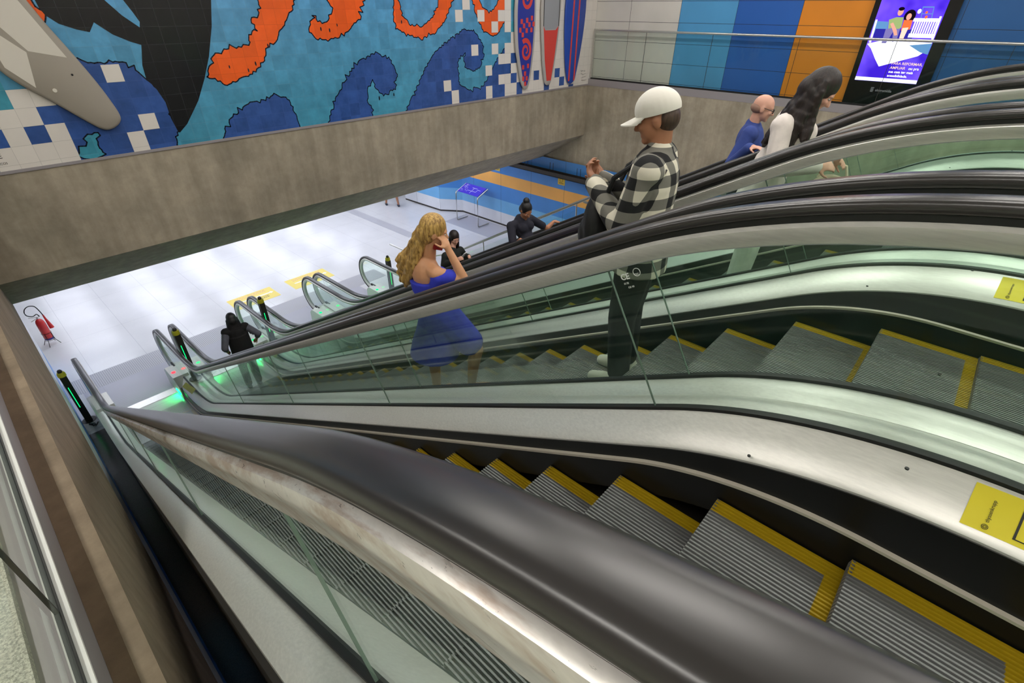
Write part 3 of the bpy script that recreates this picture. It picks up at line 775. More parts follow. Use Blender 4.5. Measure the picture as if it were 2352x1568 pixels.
# stickers and marks on the escalators
def sticker_on(root, y0, y1, nm='sticker'):
    """yellow notice lying on the right inner deck of an escalator, around the upper knuckle"""
    xb = HW
    deck = [o for o in root.children if o.name.split('.')[0] == 'inner_deck'][1]
    def interp(path, y):
        for a, b in zip(path[:-1], path[1:]):
            if a[0] <= y <= b[0]:
                q = (y - a[0]) / (b[0] - a[0]); return a[1] + (b[1] - a[1]) * q
        return path[-1][1]
    def pt(f, y, lift=0.0022):
        x = xb - (0.024 + f * 0.093); zj, zl = interp(JOINT, y), interp(LIP, y)
        w_ = xb - x; q_ = (0.35 * (w_ - 0.014) / 0.046) if w_ < 0.06 else 0.35 + 0.5 * (w_ - 0.06) / 0.062
        return loc3(x, y, zj + (zl - zj) * q_ + lift)
    def patch(b, f0, f1, a, c, m, lift=0.002, n=10):
        vs = []; fs = []
        for k in range(n + 1):
            y = a + (c - a) * k / n
            vs += [pt(f0, y, lift), pt((f0 + f1) / 2, y, lift + 0.001), pt(f1, y, lift)]
        for k in range(n): fs += [(3 * k, 3 * k + 1, 3 * k + 4, 3 * k + 3), (3 * k + 1, 3 * k + 2, 3 * k + 5, 3 * k + 4)]
        b.add(vs, fs, m)
    b = MB(); L = y1 - y0
    patch(b, 0, 1, y0, y1, 0)
    # frame and walking figure, lying across the deck; the strip nearest the hall carries the maker's wordmark
    ya, yb_ = y0 + L * 0.04, y1 - L * 0.30
    for (f0, f1, a, c) in ((0.10, 0.125, ya, yb_), (0.875, 0.90, ya, yb_), (0.10, 0.90, yb_ - 0.005, yb_), (0.10, 0.90, ya, ya + 0.005)): patch(b, f0, f1, a, c, 1, 0.0035)
    for (f0, f1, a, c) in ((0.40, 0.60, yb_ - 0.045, yb_ - 0.02), (0.38, 0.62, yb_ - 0.11, yb_ - 0.052), (0.30, 0.38, yb_ - 0.10, yb_ - 0.06), (0.62, 0.75, yb_ - 0.075, yb_ - 0.06), (0.42, 0.48, yb_ - 0.17, yb_ - 0.11), (0.54, 0.60, yb_ - 0.17, yb_ - 0.11), (0.70, 0.78, ya + 0.01, yb_ - 0.03)):
        if a > ya: patch(b, f0, f1, a, c, 1, 0.0035)
    st = link(nm, b.mesh(nm, [M['sticker'], M['ink']], recalc=False), deck); st['label'] = 'yellow safety sticker with a walking figure'
    o = link('wordmark', text_mesh('thyssenkrupp', 0.0112, 'wordmark', M['ink'], 0.0003), st)
    yc = y1 - L * 0.15; p0 = Vector(pt(0.80, yc, 0.006)); p1 = Vector(pt(0.05, yc, 0.006))
    yd = Vector(pt(0.5, yc + 0.02)) - Vector(pt(0.5, yc))
    o.matrix_local = frame_mat(p0, p1 - p0, yd)
    rg = MB(); cx_ = Vector(pt(0.90, yc + 0.004, 0.0055)); e1_ = (p1 - p0).normalized(); e2_ = yd.normalized()
    for r_ in (0.0062, 0.0034): rg.tube([cx_ + e1_ * r_ * math.cos(a) + e2_ * r_ * math.sin(a) for a in [2 * math.pi * k / 18 for k in range(19)]], 0.0007, 5)
    link('roundel', rg.mesh('roundel', M['ink']), st)
sticker_on(escs[0], -0.62, -0.30)
sticker_on(escs[1], -0.58, -0.27)
# green-yellow notice on the lower end of each right-hand deck
for r in escs:
    bx = [o for o in r.children if o.name.split('.')[0] == 'newel_box']
    bx = [o for o in bx if any(c.name.startswith('comb_light') for c in o.children)][0]
    b = MB()
    for k in range(1):
        x0 = HW - 0.14; pr = [(9.12, -4.375), (9.72, -4.565 + 0.02)]
    vs = [loc3(HW - 0.035, 9.06, -4.262 - 0.07), loc3(HW - 0.12, 9.06, -4.33 - 0.07), loc3(HW - 0.12, 9.70, -4.575 + 0.005), loc3(HW - 0.035, 9.70, -4.515 + 0.005)]
    b.add([(v[0], v[1], v[2] + 0.012) for v in vs], [(0, 1, 2, 3)], 0)
    st = link('notice', b.mesh('notice', mat('notice_olive', (160, 158, 40), 0.5, var=0.4, vscale=60) if r is e0 else M['notice'], recalc=False), bx)
    M['notice'] = st.data.materials[0]; st['label'] = 'olive yellow notice'
# CE mark etched on the glass of the first escalator's right balustrade
gp = [o for o in e0.children if o.name.split('.')[0] == 'glass_panel']
pane = gp[6]
xg = HW - 0.0052
dn = Vector((0, -s30, -c30)); al = Vector((0, -c30, s30))   # along the glass, uphill
def etched(txt, size, s, d, nm='certification_mark', bold=0.0):
    y, z = on_line(-0.25, s); o = link(nm, text_mesh(txt, size, nm, M['etch'], 0.0002, 'LEFT', 0, bold), pane)
    p = Vector(loc3(xg, y, z)) + dn * d
    o.matrix_local = frame_mat(p, al, -dn)
etched('CE', 0.030, 1.085, 0.052, bold=0.0008); etched('0178', 0.010, 1.080, 0.070); etched('GB 99', 0.010, 1.068, 0.086)
b = MB(); ring = [Vector((0, 0, 0)) + al * (0.014 * math.cos(t)) + dn * (0.014 * math.sin(t)) for t in [2 * math.pi * k / 20 for k in range(21)]]
y, z = on_line(-0.25, 1.015); c0 = Vector(loc3(xg, y, z)) + dn * 0.035
b.tube([c0 + p for p in ring], 0.0012, 5); link('certification_ring', b.mesh('certification_ring', M['etch']), pane)
etched('ccc', 0.014, 1.027, 0.045)

# ------------------------------------------------------------------ railings
def glass_rail(name, label, x, y0, y1, seams, cw):
    """upstand glass railing: top tube, panes, base clamp"""
    t = thing(name, label, 'railing', (x, y0, -0.03))
    def L(p): return (p[0] - x, p[1] - y0, p[2] + 0.03)
    b = MB(); b.tube([L((x, y0, 1.078)), L((x, y1, 1.078))], 0.024, 14); link('top_rail', b.mesh('top_rail', M['steel'], 40), t)
    e = [y0] + seams + [y1]
    for a, c in zip(e[:-1], e[1:]):
        b = MB(); b.box(L((x - 0.006, a + 0.005, 0.0)), L((x + 0.006, c - 0.005, 1.058)), 0); link('pane', b.mesh('pane', M['rail_glass']), t)
    for a in seams:
        b = MB(); b.box(L((x - 0.0055, a - 0.0035, 0.0)), L((x + 0.0055, a + 0.0035, 1.056))); link('seam', b.mesh('seam', M['clad']), t)
    b = MB(); b.box(L((x - cw, y0, -0.03)), L((x + cw, y1, 0.004))); link('base_clamp', b.mesh('base_clamp', M['black']), t)
    b = MB(); b.box(L((x - 0.012, y1 - 0.03, 0.0)), L((x + 0.012, y1, 1.07))); link('end_post', b.mesh('end_post', M['steel']), t)
    return t
glass_rail('glass_railing', 'glass railing with steel top tube along the striped panel wall at the right', XW + 0.02, -5.5, 8.53, [-3.2, -1.4, 0.3, 1.95, 3.6, 5.4, 7.04], 0.02)
glass_rail('glass_railing', 'glass railing standing on the left concrete parapet beside the granite floor', -0.319, -5.5, 8.53, [-3.5, -0.6, 1.52, 3.4, 5.3, 7.0], 0.0075)
# inclined stair railing right of the farthest escalator
xr = 6.95
t = thing('stair_railing', 'sloping steel stair rail with glass beyond the farthest escalator', 'railing', (xr, 10.6, LOWER))
def Lr(p): return (p[0] - xr, p[1] - 10.6, p[2] - LOWER)
def rl(h, s): y, z = on_line(h, s); return Lr((xr, y, z))
b = MB(); b.tube([rl(0.045, s) for s in (5.0, 6, 8, 9.2)] + [Lr((xr, 9.3, -3.62)), Lr((xr, 10.6, -3.62))], 0.024, 12); link('top_rail', b.mesh('top_rail', M['steel'], 40), t)
for s in (5.55, 6.9, 8.2, 9.3):
    b = MB(); b.tube([rl(0.04, s), rl(-0.9, s + 0.5)], 0.012, 8); link('baluster', b.mesh('baluster', M['steel']), t)
b = MB(); b.prism([rl(-0.06, 5.05), rl(-0.06, 9.0), rl(-0.95, 9.0), rl(-0.95, 5.05)], (0.01, 0, 0)); link('pane', b.mesh('pane', M['rail_glass']), t)
b = MB(); b.prism([rl(-0.9, 4.9), rl(-0.9, 9.4), rl(-1.3, 9.4), rl(-1.3, 4.9)], (0.16, 0, 0)); link('stringer', b.mesh('stringer', M['clad']), t)
b = MB(); b.tube([rl(0.02, 5.4), (rl(0.02, 5.4)[0] + 0.01, rl(0.02, 5.4)[1] - 0.30, rl(0.02, 5.4)[2] - 0.02)], 0.02, 10); link('bracket', b.mesh('bracket', M['steel']), t)

# ------------------------------------------------------------------ things on the lower floor
def bollard(x, y, label, z=LOWER):
    t = thing('bollard', label, 'bollard', (x, y, z), 0, 'sensor posts at the escalator ends')
    b = MB(); b.box((-0.05, -0.05, 0.0), (0.05, 0.05, 1.02)); link('post', b.mesh('post', M['post']), t)
    b = MB(); b.lathe([(0.0, 1.02), (0.062, 1.02), (0.062, 1.07), (0.05, 1.10), (0.0, 1.10)], (0, 0, 0), 18); link('collar', b.mesh('collar', mat_yel, 30), t)
    b = MB(); b.lathe([(0.0, 1.10), (0.034, 1.10), (0.036, 1.13), (0.022, 1.15), (0, 1.152)], (0, 0, 0), 16); link('cap', b.mesh('cap', M['post'], 30), t)
    b = MB(); b.box((-0.020, -0.0545, 0.35), (-0.010, -0.0502, 0.80)); link('light_strip', b.mesh('light_strip', M['green_soft']), t)
    b = MB(); b.lathe([(0, 0), (0.11, 0), (0.11, 0.008), (0, 0.008)], (0, 0, 0), 20); link('foot_plate', b.mesh('foot_plate', M['post']), t)
mat_yel = mat('collar_yellow', (190, 184, 40), 0.5)
bollard(-0.14, 10.42, 'dark post with yellow collar between the left wall and the first escalator')
bollard(EC[0] + 0.795, 9.68, 'dark post with yellow collar between the first and second escalators', LOWER + 0.386)
bollard(EC[1] + 0.795, 9.72, 'dark post with yellow collar between the second and third escalators', LOWER + 0.386)
bollard(6.60, 10.27, 'dark post with yellow collar beyond the farthest escalator end')
b = MB(); pts = [(-0.17 + 0.04 * math.sin(k * 1.3) + k * 0.008, 10.25 + 0.05 * math.cos(k * 1.7) - k * 0.006, LOWER + 0.012) for k in range(14)]
b.tube(pts, 0.006, 6); tag(link('cable', b.mesh('cable', M['black'], 40)), 'thin dark cable curled at the foot of the post by the left wall', 'cable')

# floor mats with printed lines
M['mat_y'] = mat('floor_sticker_yellow', (244, 222, 110), 0.4); M['mat_w'] = mat('floor_sticker_white', (250, 248, 236), 0.4); M['mat_p'] = mat('floor_sticker_pink', (232, 170, 130), 0.4)
def floor_mat_thing(x0, x1, label):
    t = thing('floor_notice', label, 'floor sticker', ((x0 + x1) / 2, 12.82, LOWER), 0, 'yellow floor notices'); w = (x1 - x0) / 2
    b = MB(); b.box((-w, -0.34, 0.0), (w, 0.34, 0.003)); link('sheet', b.mesh('sheet', M['mat_y']), t)
    b = MB(); b.box((-w * .75, -0.02, 0.003), (w * .78, 0.035, 0.0045)); b.add([(w * .78, -0.06, .0045), (w * .92, 0.01, .0045), (w * .78, 0.08, .0045)], [(0, 1, 2)]); link('arrow', b.mesh('arrow', M['mat_w']), t)
    b = MB(); rs = random.Random(int(x0 * 10))
    for row, yy in ((0, 0.16), (1, 0.24)):
        x = -w * 0.7
        while x < w * 0.7:
            l = 0.02 + rs.random() * 0.05; b.box((x, yy, 0.003), (x + l, yy + 0.03, 0.0042)); x += l + 0.02
    link('print', b.mesh('print', M['mat_p']), t)
    b = MB()
    for yy in (-0.12, -0.19):
        x = -w * 0.35
        while x < w * 0.6:
            l = 0.02 + rs.random() * 0.04; b.box((x, yy, 0.003), (x + l, yy + 0.02, 0.0042)); x += l + 0.012
    link('print', b.mesh('print', M['ink']), t)
floor_mat_thing(3.45, 4.60, 'yellow printed floor notice beyond the end of the third escalator')
floor_mat_thing(5.02, 6.20, 'yellow printed floor notice beyond the end of the farthest escalator')

def spline3(pts, per=6):
    P_ = [Vector(p) for p in pts]; out = []
    for i in range(len(P_) - 1):
        p0, p1, p2, p3 = P_[max(i - 1, 0)], P_[i], P_[i + 1], P_[min(i + 2, len(P_) - 1)]
        for k in range(per):
            q = k / per; out.append(0.5 * (2 * p1 + (p2 - p0) * q + (2 * p0 - 5 * p1 + 4 * p2 - p3) * q ** 2 + (3 * p1 - p0 - 3 * p2 + p3) * q ** 3))
    return out + [P_[-1]]
# fire extinguisher on its wire stand
M['red_paint'] = mat('extinguisher_red', (206, 36, 38), 0.3, coat=0.4); M['blue_band'] = mat('extinguisher_blue', (50, 36, 120), 0.4)
ex = thing('fire_extinguisher', 'red fire extinguisher on a thin wire stand by the left lower wall', 'fire extinguisher', (-0.03, 14.02, LOWER), 0.3)
b = MB(); b.lathe([(0.0, 0.14), (0.075, 0.14), (0.082, 0.16), (0.082, 0.52), (0.078, 0.57), (0.062, 0.62), (0.035, 0.65), (0.02, 0.66), (0.0, 0.66)], (0, 0, 0), 28); cyl = link('cylinder', b.mesh('cylinder', M['red_paint'], 40), ex)
b = MB(); b.lathe([(0.0835, 0.145), (0.0835, 0.185)], (0, 0, 0), 28); link('band', b.mesh('band', M['blue_band'], 40), cyl)
b = MB(); b.lathe([(0, 0.66), (0.018, 0.66), (0.018, 0.71), (0, 0.71)], (0, 0, 0), 14); b.tube([(0.0, 0, 0.70), (-0.14, 0.0, 0.745)], 0.008, 8); b.tube([(0.0, 0, 0.68), (-0.13, 0, 0.65)], 0.008, 8); b.tube([(0, 0, 0.69), (0.05, 0, 0.695)], 0.009, 8); link('valve_handle', b.mesh('valve_handle', M['steel'], 40), ex)
b = MB(); hz = [(0.05, 0, 0.695)] + [(-0.03 + 0.13 * math.cos(a) * 0.9, 0.02, 0.86 + 0.12 * math.sin(a)) for a in [R(x) for x in (-60, -100, -150, 170, 130, 90, 50, 20)]] + [(0.105, 0.02, 0.80), (0.118, 0.01, 0.70)]
hz = [tuple(q) for q in spline3(hz)]; b.tube(hz, 0.010, 8); link('hose', b.mesh('hose', M['black'], 40), ex)
b = MB(); b.tube([(0.118, 0.01, 0.70), (0.125, 0.01, 0.60), (0.145, 0.0, 0.36)], [0.014, 0.020, 0.045], 16); link('horn', b.mesh('horn', M['red_paint'], 40), ex)
b = MB()
for k in range(4):
    a = R(45 + 90 * k); b.tube([(0.088 * math.cos(a), 0.088 * math.sin(a), 0.30), (0.09 * math.cos(a), 0.09 * math.sin(a), 0.13), (0.16 * math.cos(a), 0.16 * math.sin(a), 0.0)], 0.006, 6)
for zz in (0.13, 0.30): b.tube([(0.089 * math.cos(R(k * 15)), 0.089 * math.sin(R(k * 15)), zz) for k in range(25)], 0.004, 6)
link('wire_stand', b.mesh('wire_stand', M['post']), ex)

# tilted map lectern
mx, my = 11.72, 12.72
t = thing('map_stand', 'steel frame stand with a tilted violet map panel by the striped wall', 'information stand', (mx, my, LOWER))
for sy in (-0.54, 0.54):
    b = MB(); pts = [(0.45, sy, 0.03), (-0.04, sy, 0.03), (-0.06, sy, 0.05), (-0.06, sy, 0.98), (-0.045, sy, 1.02), (0.0, sy, 1.04), (0.45, sy, 1.22)]
    b.tube(pts, 0.021, 12); link('frame_tube', b.mesh('frame_tube', M['steel'], 50), t)
M['map_v'] = mat('map_violet', (74, 60, 214), 0.35); M['map_w'] = mat('map_white', (216, 220, 250), 0.5)
b = MB()
def mp(u, w, lift=0.0): # u along -y (left to right for the reader), w up the slope
    return (-0.02 + w * 0.45, 0.5 - u * 1.0, 1.055 + w * 0.18 + lift)
b.prism([mp(0, 0), mp(1, 0), mp(1, 1), mp(0, 1)], (0, 0, 0.012)); pn = link('map_panel', b.mesh('map_panel', M['map_v']), t)
b = MB()
for (u0, w0, u1, w1) in ((.35, .35, .75, .35), (.55, .1, .55, .35), (.55, .35, .55, .7), (.45, .7, .7, .7), (.75, .35, .75, .6), (.35, .2, .35, .35), (.75, .6, .88, .6)):
    if u0 == u1: q = [(u0 - .008, w0), (u0 + .008, w0), (u0 + .008, w1), (u0 - .008, w1)]
    else: q = [(u0, w0 - .02), (u1, w0 - .02), (u1, w0 + .02), (u0, w0 + .02)]
    b.add([mp(u, w, 0.0135) for u, w in q], [(0, 1, 2, 3)])
rs = random.Random(8)
for k in range(26):
    u = .05 + .2 * rs.random(); w = .1 + .8 * rs.random(); b.add([mp(a, c, 0.0135) for a, c in ((u, w), (u + .05, w), (u + .05, w + .025), (u, w + .025))], [(0, 1, 2, 3)])
link('map_print', b.mesh('map_print', M['map_w'], recalc=False), pn)
b = MB(); b.box((11.25, 11.3, LOWER), (12.33, 13.5, LOWER + 0.003)); b2 = struct('floor_patch', b, mat('floor_grey_tile', (188, 188, 196), 0.25))

# notices and cable tray on the lower right wall
M['notice_y'] = mat('wall_notice_yellow', (232, 196, 60), 0.5)
def wall_notice(y, z, label):
    t = thing('wall_notice', label, 'sign', (12.40, y, z), 0, 'yellow notices on the striped wall')
    b = MB(); b.box((-0.012, -0.13, -0.10), (0.0, 0.13, 0.10)); p = link('plate', b.mesh('plate', M['notice_y']), t)
    b = MB()
    b.tube([(-0.014, 0.055 * math.cos(a), 0.035 + 0.05 * math.sin(a)) for a in [2 * math.pi * k / 18 for k in range(19)]], 0.004, 5)
    for zz in (-0.045, -0.07): b.box((-0.0135, -0.09, zz), (-0.0118, 0.09, zz + 0.01))
    link('pictogram', b.mesh('pictogram', M['ink']), p)
wall_notice(9.23, -2.86, 'yellow notice on the blue band of the striped wall, nearer the escalators')
wall_notice(11.95, -2.92, 'yellow notice on the blue band of the striped wall, half behind the concrete beam')
t = thing('cable_tray', 'dark metal tray hung on thin rods above the striped wall', 'cable tray', (12.25, 6.0, -2.62))
b = MB(); b.box((-0.10, -6, -0.08), (0.12, 5.9, -0.065)); b.box((-0.10, -6, -0.08), (-0.09, 5.9, 0.05)); b.box((0.11, -6, -0.08), (0.12, 5.9, 0.05)); link('tray', b.mesh('tray', M['clad']), t)
for k in range(12):
    for dy in (0.0, 0.12):
        b = MB(); b.tube([(-0.085, -5.6 + k + dy, -0.06), (-0.085, -5.6 + k + dy, 0.32)], 0.008, 6); link('hanger_rod', b.mesh('hanger_rod', M['black']), t)

# ------------------------------------------------------------------ digital advertising panel on the right wall
XS = 12.55
sgn = thing('advertising_screen', 'tall black advertising panel with a lit violet picture on the right wall', 'screen', (XS, 1.87, 0.0))
def Ls(y, z, d=0.0): return (-d, y - 1.87, z)
b = MB(); b.box((-0.03, 1.23 - 1.87, -0.02), (0.045, 2.513 - 1.87, 2.45)); cab = link('casing', b.mesh('casing', mat('casing_black', (9, 9, 12), 0.15, spec=0.6)), sgn)
SE = 1.35
def em(n, c, s=SE): return emis('screen_' + n, c, s)
t = NT('screen_violet'); t.n.remove(t.b); v, q = t.pos()
e = t.node('ShaderNodeEmission'); nn = t.noise(v, 2.2, 2, 0.5)
t.link(t.ramp(nn, [(0.35, lin((58, 26, 196))), (0.65, lin((112, 78, 240)))]), e.inputs[0]); e.inputs[1].default_value = SE * 1.1
t.link(e.outputs[0], t.n['Material Output'].inputs[0])
b = MB(); b.box((-0.034, 1.42 - 1.87, 0.40), (-0.03, 2.42 - 1.87, 2.20)); scr = link('lit_picture', b.mesh('lit_picture', t.m), cab)
SM = [em('white', (250, 246, 255), 1.6), em('sofa', (44, 40, 150)), em('teal', (92, 140, 190)), em('skin', (224, 160, 140)), em('green_shirt', (150, 170, 110)), em('orange', (240, 110, 60)), em('hair', (36, 22, 40), 0.5), em('grey', (120, 112, 170)), em('peach', (255, 210, 190))]
b = MB()
def sp(pts, m, lay): b.poly([Ls(y, z, 0.0345 + 0.0006 * lay) for y, z in pts], m)
def ell(y, z, ry, rz, n=18): return [(y + ry * math.cos(2 * math.pi * k / n), z + rz * math.sin(2 * math.pi * k / n)) for k in range(n)]
sp([(2.415, 1.0), (2.2, 1.06), (1.43, 1.05), (1.425, 0.97), (1.56, 0.84), (2.1, 0.645), (2.2, 0.76), (2.33, 0.93)], 0, 1)
sp([(1.75, 1.0), (1.425, 1.04), (1.425, 0.87), (1.55, 0.90)], 2, 2)
sp([(2.42, 1.36), (2.2, 1.35), (2.16, 1.18), (2.40, 1.16)], 2, 2)
sp([(2.36, 1.24), (1.75, 1.24), (1.75, 1.05), (2.36, 1.05)], 1, 3)
sp([(2.41, 1.38), (2.38, 1.38), (2.36, 1.02), (2.395, 1.02)], 0, 4)
for k in range(11):
    y = 1.80 - k * 0.034; sp([(y, 1.37), (y - 0.02, 1.37), (y - 0.02, 1.16), (y, 1.16)], 0, 4)
sp([(1.83, 1.41), (1.45, 1.41), (1.45, 1.36), (1.83, 1.36)], 0, 5); sp([(1.82, 1.18), (1.43, 1.18), (1.43, 1.12), (1.82, 1.12)], 0, 5); sp([(1.47, 1.44), (1.44, 1.44), (1.43, 1.05), (1.46, 1.05)], 0, 5)
sp([(2.20, 1.38), (2.10, 1.42), (1.99, 1.42), (1.97, 1.27), (2.04, 1.20), (2.16, 1.22)], 4, 5)
sp([(2.20, 1.24), (2.08, 1.26), (2.07, 1.20), (2.12, 1.02), (2.19, 1.02)], 7, 6); sp([(2.08, 1.24), (1.98, 1.25), (1.97, 1.06), (2.03, 1.04)], 7, 6)
sp([(2.12, 1.34), (2.02, 1.22), (1.99, 1.15), (2.03, 1.14), (2.10, 1.24), (2.16, 1.32)], 3, 7)
sp(ell(2.065, 1.50, 0.042, 0.058), 3, 6); sp(ell(2.065, 1.545, 0.046, 0.028), 6, 7)
sp([(1.97, 1.38), (1.84, 1.38), (1.83, 1.24), (1.96, 1.22)], 5, 7); sp(ell(1.905, 1.44, 0.085, 0.095), 6, 5); sp(ell(1.915, 1.43, 0.038, 0.05), 3, 6)
sp([(1.95, 1.26), (1.86, 1.27), (1.88, 1.06), (1.94, 1.05)], 8, 8)
sp([(1.765, 1.58), (1.755, 1.58), (1.725, 1.40), (1.735, 1.40)], 2, 4); sp([(1.61, 1.58), (1.60, 1.58), (1.57, 1.40), (1.58, 1.40)], 2, 4); sp([(1.76, 1.58), (1.60, 1.58), (1.60, 1.565), (1.76, 1.565)], 2, 4); sp([(1.75, 1.48), (1.59, 1.48), (1.59, 1.47), (1.75, 1.47)], 2, 4)
sp(ell(1.68, 1.495, 0.018, 0.02), 5, 5); sp(ell(1.66, 1.425, 0.02, 0.025), 5, 5); sp(ell(1.79, 1.51, 0.028, 0.035), 0, 5)
sp([(2.418, 0.462), (1.422, 0.462), (1.422, 0.404), (2.418, 0.404)], 0, 3)
link('picture', b.mesh('picture', SM, recalc=False), scr)
def scr_text(s_, size, y, z, m, bold=0.0):
    o = link('slogan', text_mesh(s_, size, 'slogan', m, 0.0003, 'LEFT', 0, bold), scr)
    o.matrix_local = frame_mat(Ls(y, z, 0.038), (0, -1, 0), (0, 0, 1))
scr_text('PARA REFORMAR,', 0.060, 1.915, 0.69, SM[8], 0.0007); scr_text('AMPLIAR', 0.060, 1.915, 0.62, SM[8], 0.0007); scr_text('ou pra', 0.060, 1.625, 0.62, SM[0], 0.0007)
scr_text('sua casa ter mais', 0.056, 1.915, 0.556, SM[0], 0.0012); scr_text('acessibilidade.', 0.056, 1.915, 0.492, SM[0], 0.0012)
M['logo_grey'] = mat('casing_print', (150, 150, 158), 0.5)
o = link('wordmark', text_mesh('eletromidia', 0.058, 'wordmark', M['logo_grey'], 0.0003, 'LEFT', 0, 0.001), cab); o.matrix_local = frame_mat(Ls(2.02, 0.235, 0.0305), (0, -1, 0), (0, 0, 1))
b = MB()
for k in range(4):
    zz = 0.222 + k * 0.021; b.box(Ls(2.10, zz, 0.0312), Ls(2.055 - 0.006 * (k % 2), zz + 0.013, 0.030))
link('logo', b.mesh('logo', M['logo_grey']), cab)

# ------------------------------------------------------------------ surfboards hung on the mural
BG = 0.075
def spline(pts, per=6):
    out = []; n = len(pts)
    for i in range(n - 1):
        p0, p1, p2, p3 = (Vector(pts[max(i - 1, 0)]), Vector(pts[i]), Vector(pts[i + 1]), Vector(pts[min(i + 2, n - 1)]))
        for k in range(per):
            t_ = k / per; out.append(tuple(0.5 * (2 * p1 + (p2 - p0) * t_ + (2 * p0 - 5 * p1 + 4 * p2 - p3) * t_ ** 2 + (3 * p1 - p0 - 3 * p2 + p3) * t_ ** 3)))
    out.append(tuple(pts[-1])); return out
def board_body(outline, th=0.055, y=YM - 0.02):
    """rounded-rail slab: several inset rings"""
    b = MB(); rings = []
    for d, f in ((-0.022, 0.0), (-0.006, 0.25), (0.0, 0.5), (-0.006, 0.75), (-0.03, 1.0)):
        rings.append([(x, y - th * f, z) for x, z in grow2(outline, d)])
    n = len(outline); vs = [p for r_ in rings for p in r_]; fs = []
    for i in range(len(rings) - 1):
        for k in range(n): fs.append((i * n + k, i * n + (k + 1) % n, (i + 1) * n + (k + 1) % n, (i + 1) * n + k))
    b.add(vs, fs)
    for ri in (0, len(rings) - 1):
        tr = tessellate_polygon([[Vector(p) for p in rings[ri]]]); o = ri * n
        b.f += [tuple(i + o for i in q) for q in tr]; b.mi += [0] * len(tr)
    return b
def grow2(pts, d):
    n = len(pts); ar = sum(pts[i][0] * pts[(i + 1) % n][1] - pts[(i + 1) % n][0] * pts[i][1] for i in range(n)); sg_ = 1 if ar > 0 else -1; out = []
    for i in range(n):
        a, b_, c = Vector(pts[i - 1]), Vector(pts[i]), Vector(pts[(i + 1) % n]); t_ = (c - a)
        if t_.length < 1e-6: out.append(tuple(b_)); continue
        t_.normalize(); q = b_ + Vector((t_.y, -t_.x)) * sg_ * d; out.append((q.x, q.y))
    return out
def decal(nm, polys, m, parent, lay=1, y=None):
    b = MB()
    for p in polys: b.prism([(x, (YM - BG) - 0.0009 * lay, z) for x, z in p], (0, -0.0008, 0))
    return link(nm, b.mesh(nm, m), parent)
M['b_grey'] = mat('board_grey', (158, 150, 138), 0.5); M['b_white'] = mat('board_white', (214, 208, 196), 0.45); M['b_blue'] = mat('board_blue', (34, 72, 168), 0.4); M['b_navy'] = mat('board_navy', (40, 52, 150), 0.4)
M['b_red'] = mat('board_red', (214, 66, 58), 0.45); M['b_rim'] = mat('board_rim', (176, 172, 168), 0.45); M['b_mid'] = mat('board_midgrey', (150, 152, 156), 0.5)
o1 = [(0.85, 1.44), (0.80, 1.2), (0.79, 0.99), (0.9, 0.79), (1.16, 0.54), (1.41, 0.29), (1.54, 0.18), (1.64, 0.17), (1.74, 0.22), (1.785, 0.30), (1.76, 0.45), (1.68, 0.71), (1.55, 1.04), (1.42, 1.34), (1.30, 1.65), (1.05, 2.2), (0.8, 2.6), (0.55, 2.85), (0.42, 2.9), (0.36, 2.8), (0.4, 2.5), (0.6, 2.0)]
sb = tag(link('surfboard', board_body(spline(o1 + [o1[0]], 4)[:-1]).mesh('surfboard', M['b_grey'], 60)), 'large grey surfboard with white arrow panels hung slanting at the left of the mural', 'surfboard', 'surfboards on the tiled wall')
decal('white_panel', [[(1.10, 1.95), (1.26, 1.55), (1.48, 0.99), (1.15, 1.07), (1.0, 1.31), (0.8, 1.85)], [(0.95, 1.25), (1.13, 1.06), (1.07, 0.70), (0.88, 0.92), (0.85, 1.2)]], M['b_white'], sb)
b = MB(); b.lathe([(0, 0), (0.022, 0), (0.022, 0.006), (0, 0.006)], (0, 0, 0), 16)
o = link('plug', b.mesh('plug', M['b_white']), sb); o.matrix_world = frame_mat((1.23, YM - BG, 0.66), (1, 0, 0), (0, 0, 1))
b = MB(); b.lathe([(0, 0), (0.012, 0), (0.012, 0.004), (0, 0.004)], (0, 0, 0), 12); o = link('leash_hole', b.mesh('leash_hole', M['black']), sb); o.matrix_world = frame_mat((1.46, YM - BG, 0.81), (1, 0, 0), (0, 0, 1))
def upright(xc, half, zb, zt, lean=0.0, power=0.62):
    pts = []
    for k in range(0, 25):
        q = k / 24; w = half * (max(0.0, math.sin(math.pi * min(1, (q * 0.55 + 0.045)))) ** power) * min(1, (q + 0.03) * 14) ** 0.5; pts.append((w, zb + (zt - zb) * q))
    pts[-1] = (pts[-1][0] * 0.5, pts[-1][1])
    L_ = [(xc + lean * (z - zb) - w, z) for w, z in pts]; R_ = [(xc + lean * (z - zb) + w, z) for w, z in pts]
    return L_[::-1] + R_
def shaped(left, right, zt):
    """outline from measured left/right edges, tip at the bottom, closed at the top"""
    l = spline(left, 4); r_ = spline(right, 4)
    return l[::-1] + r_[1:] if abs(l[0][0] - r_[0][0]) < 1e-6 else l[::-1] + r_
b2l = [(9.79, -0.05), (9.68, 0.09), (9.58, 0.42), (9.49, 0.79), (9.455, 1.28), (9.47, 1.7), (9.55, 2.2), (9.7, 2.6), (9.82, 2.75)]
b2r = [(9.79, -0.05), (9.93, -0.02), (10.03, 0.25), (10.12, 0.80), (10.155, 1.35), (10.14, 1.8), (10.05, 2.3), (9.92, 2.65), (9.82, 2.75)]
def closed(l, r_): 
    a = spline(l, 4); c = spline(r_, 4); return a + c[::-1][1:-1]
out2 = closed(b2l, b2r)
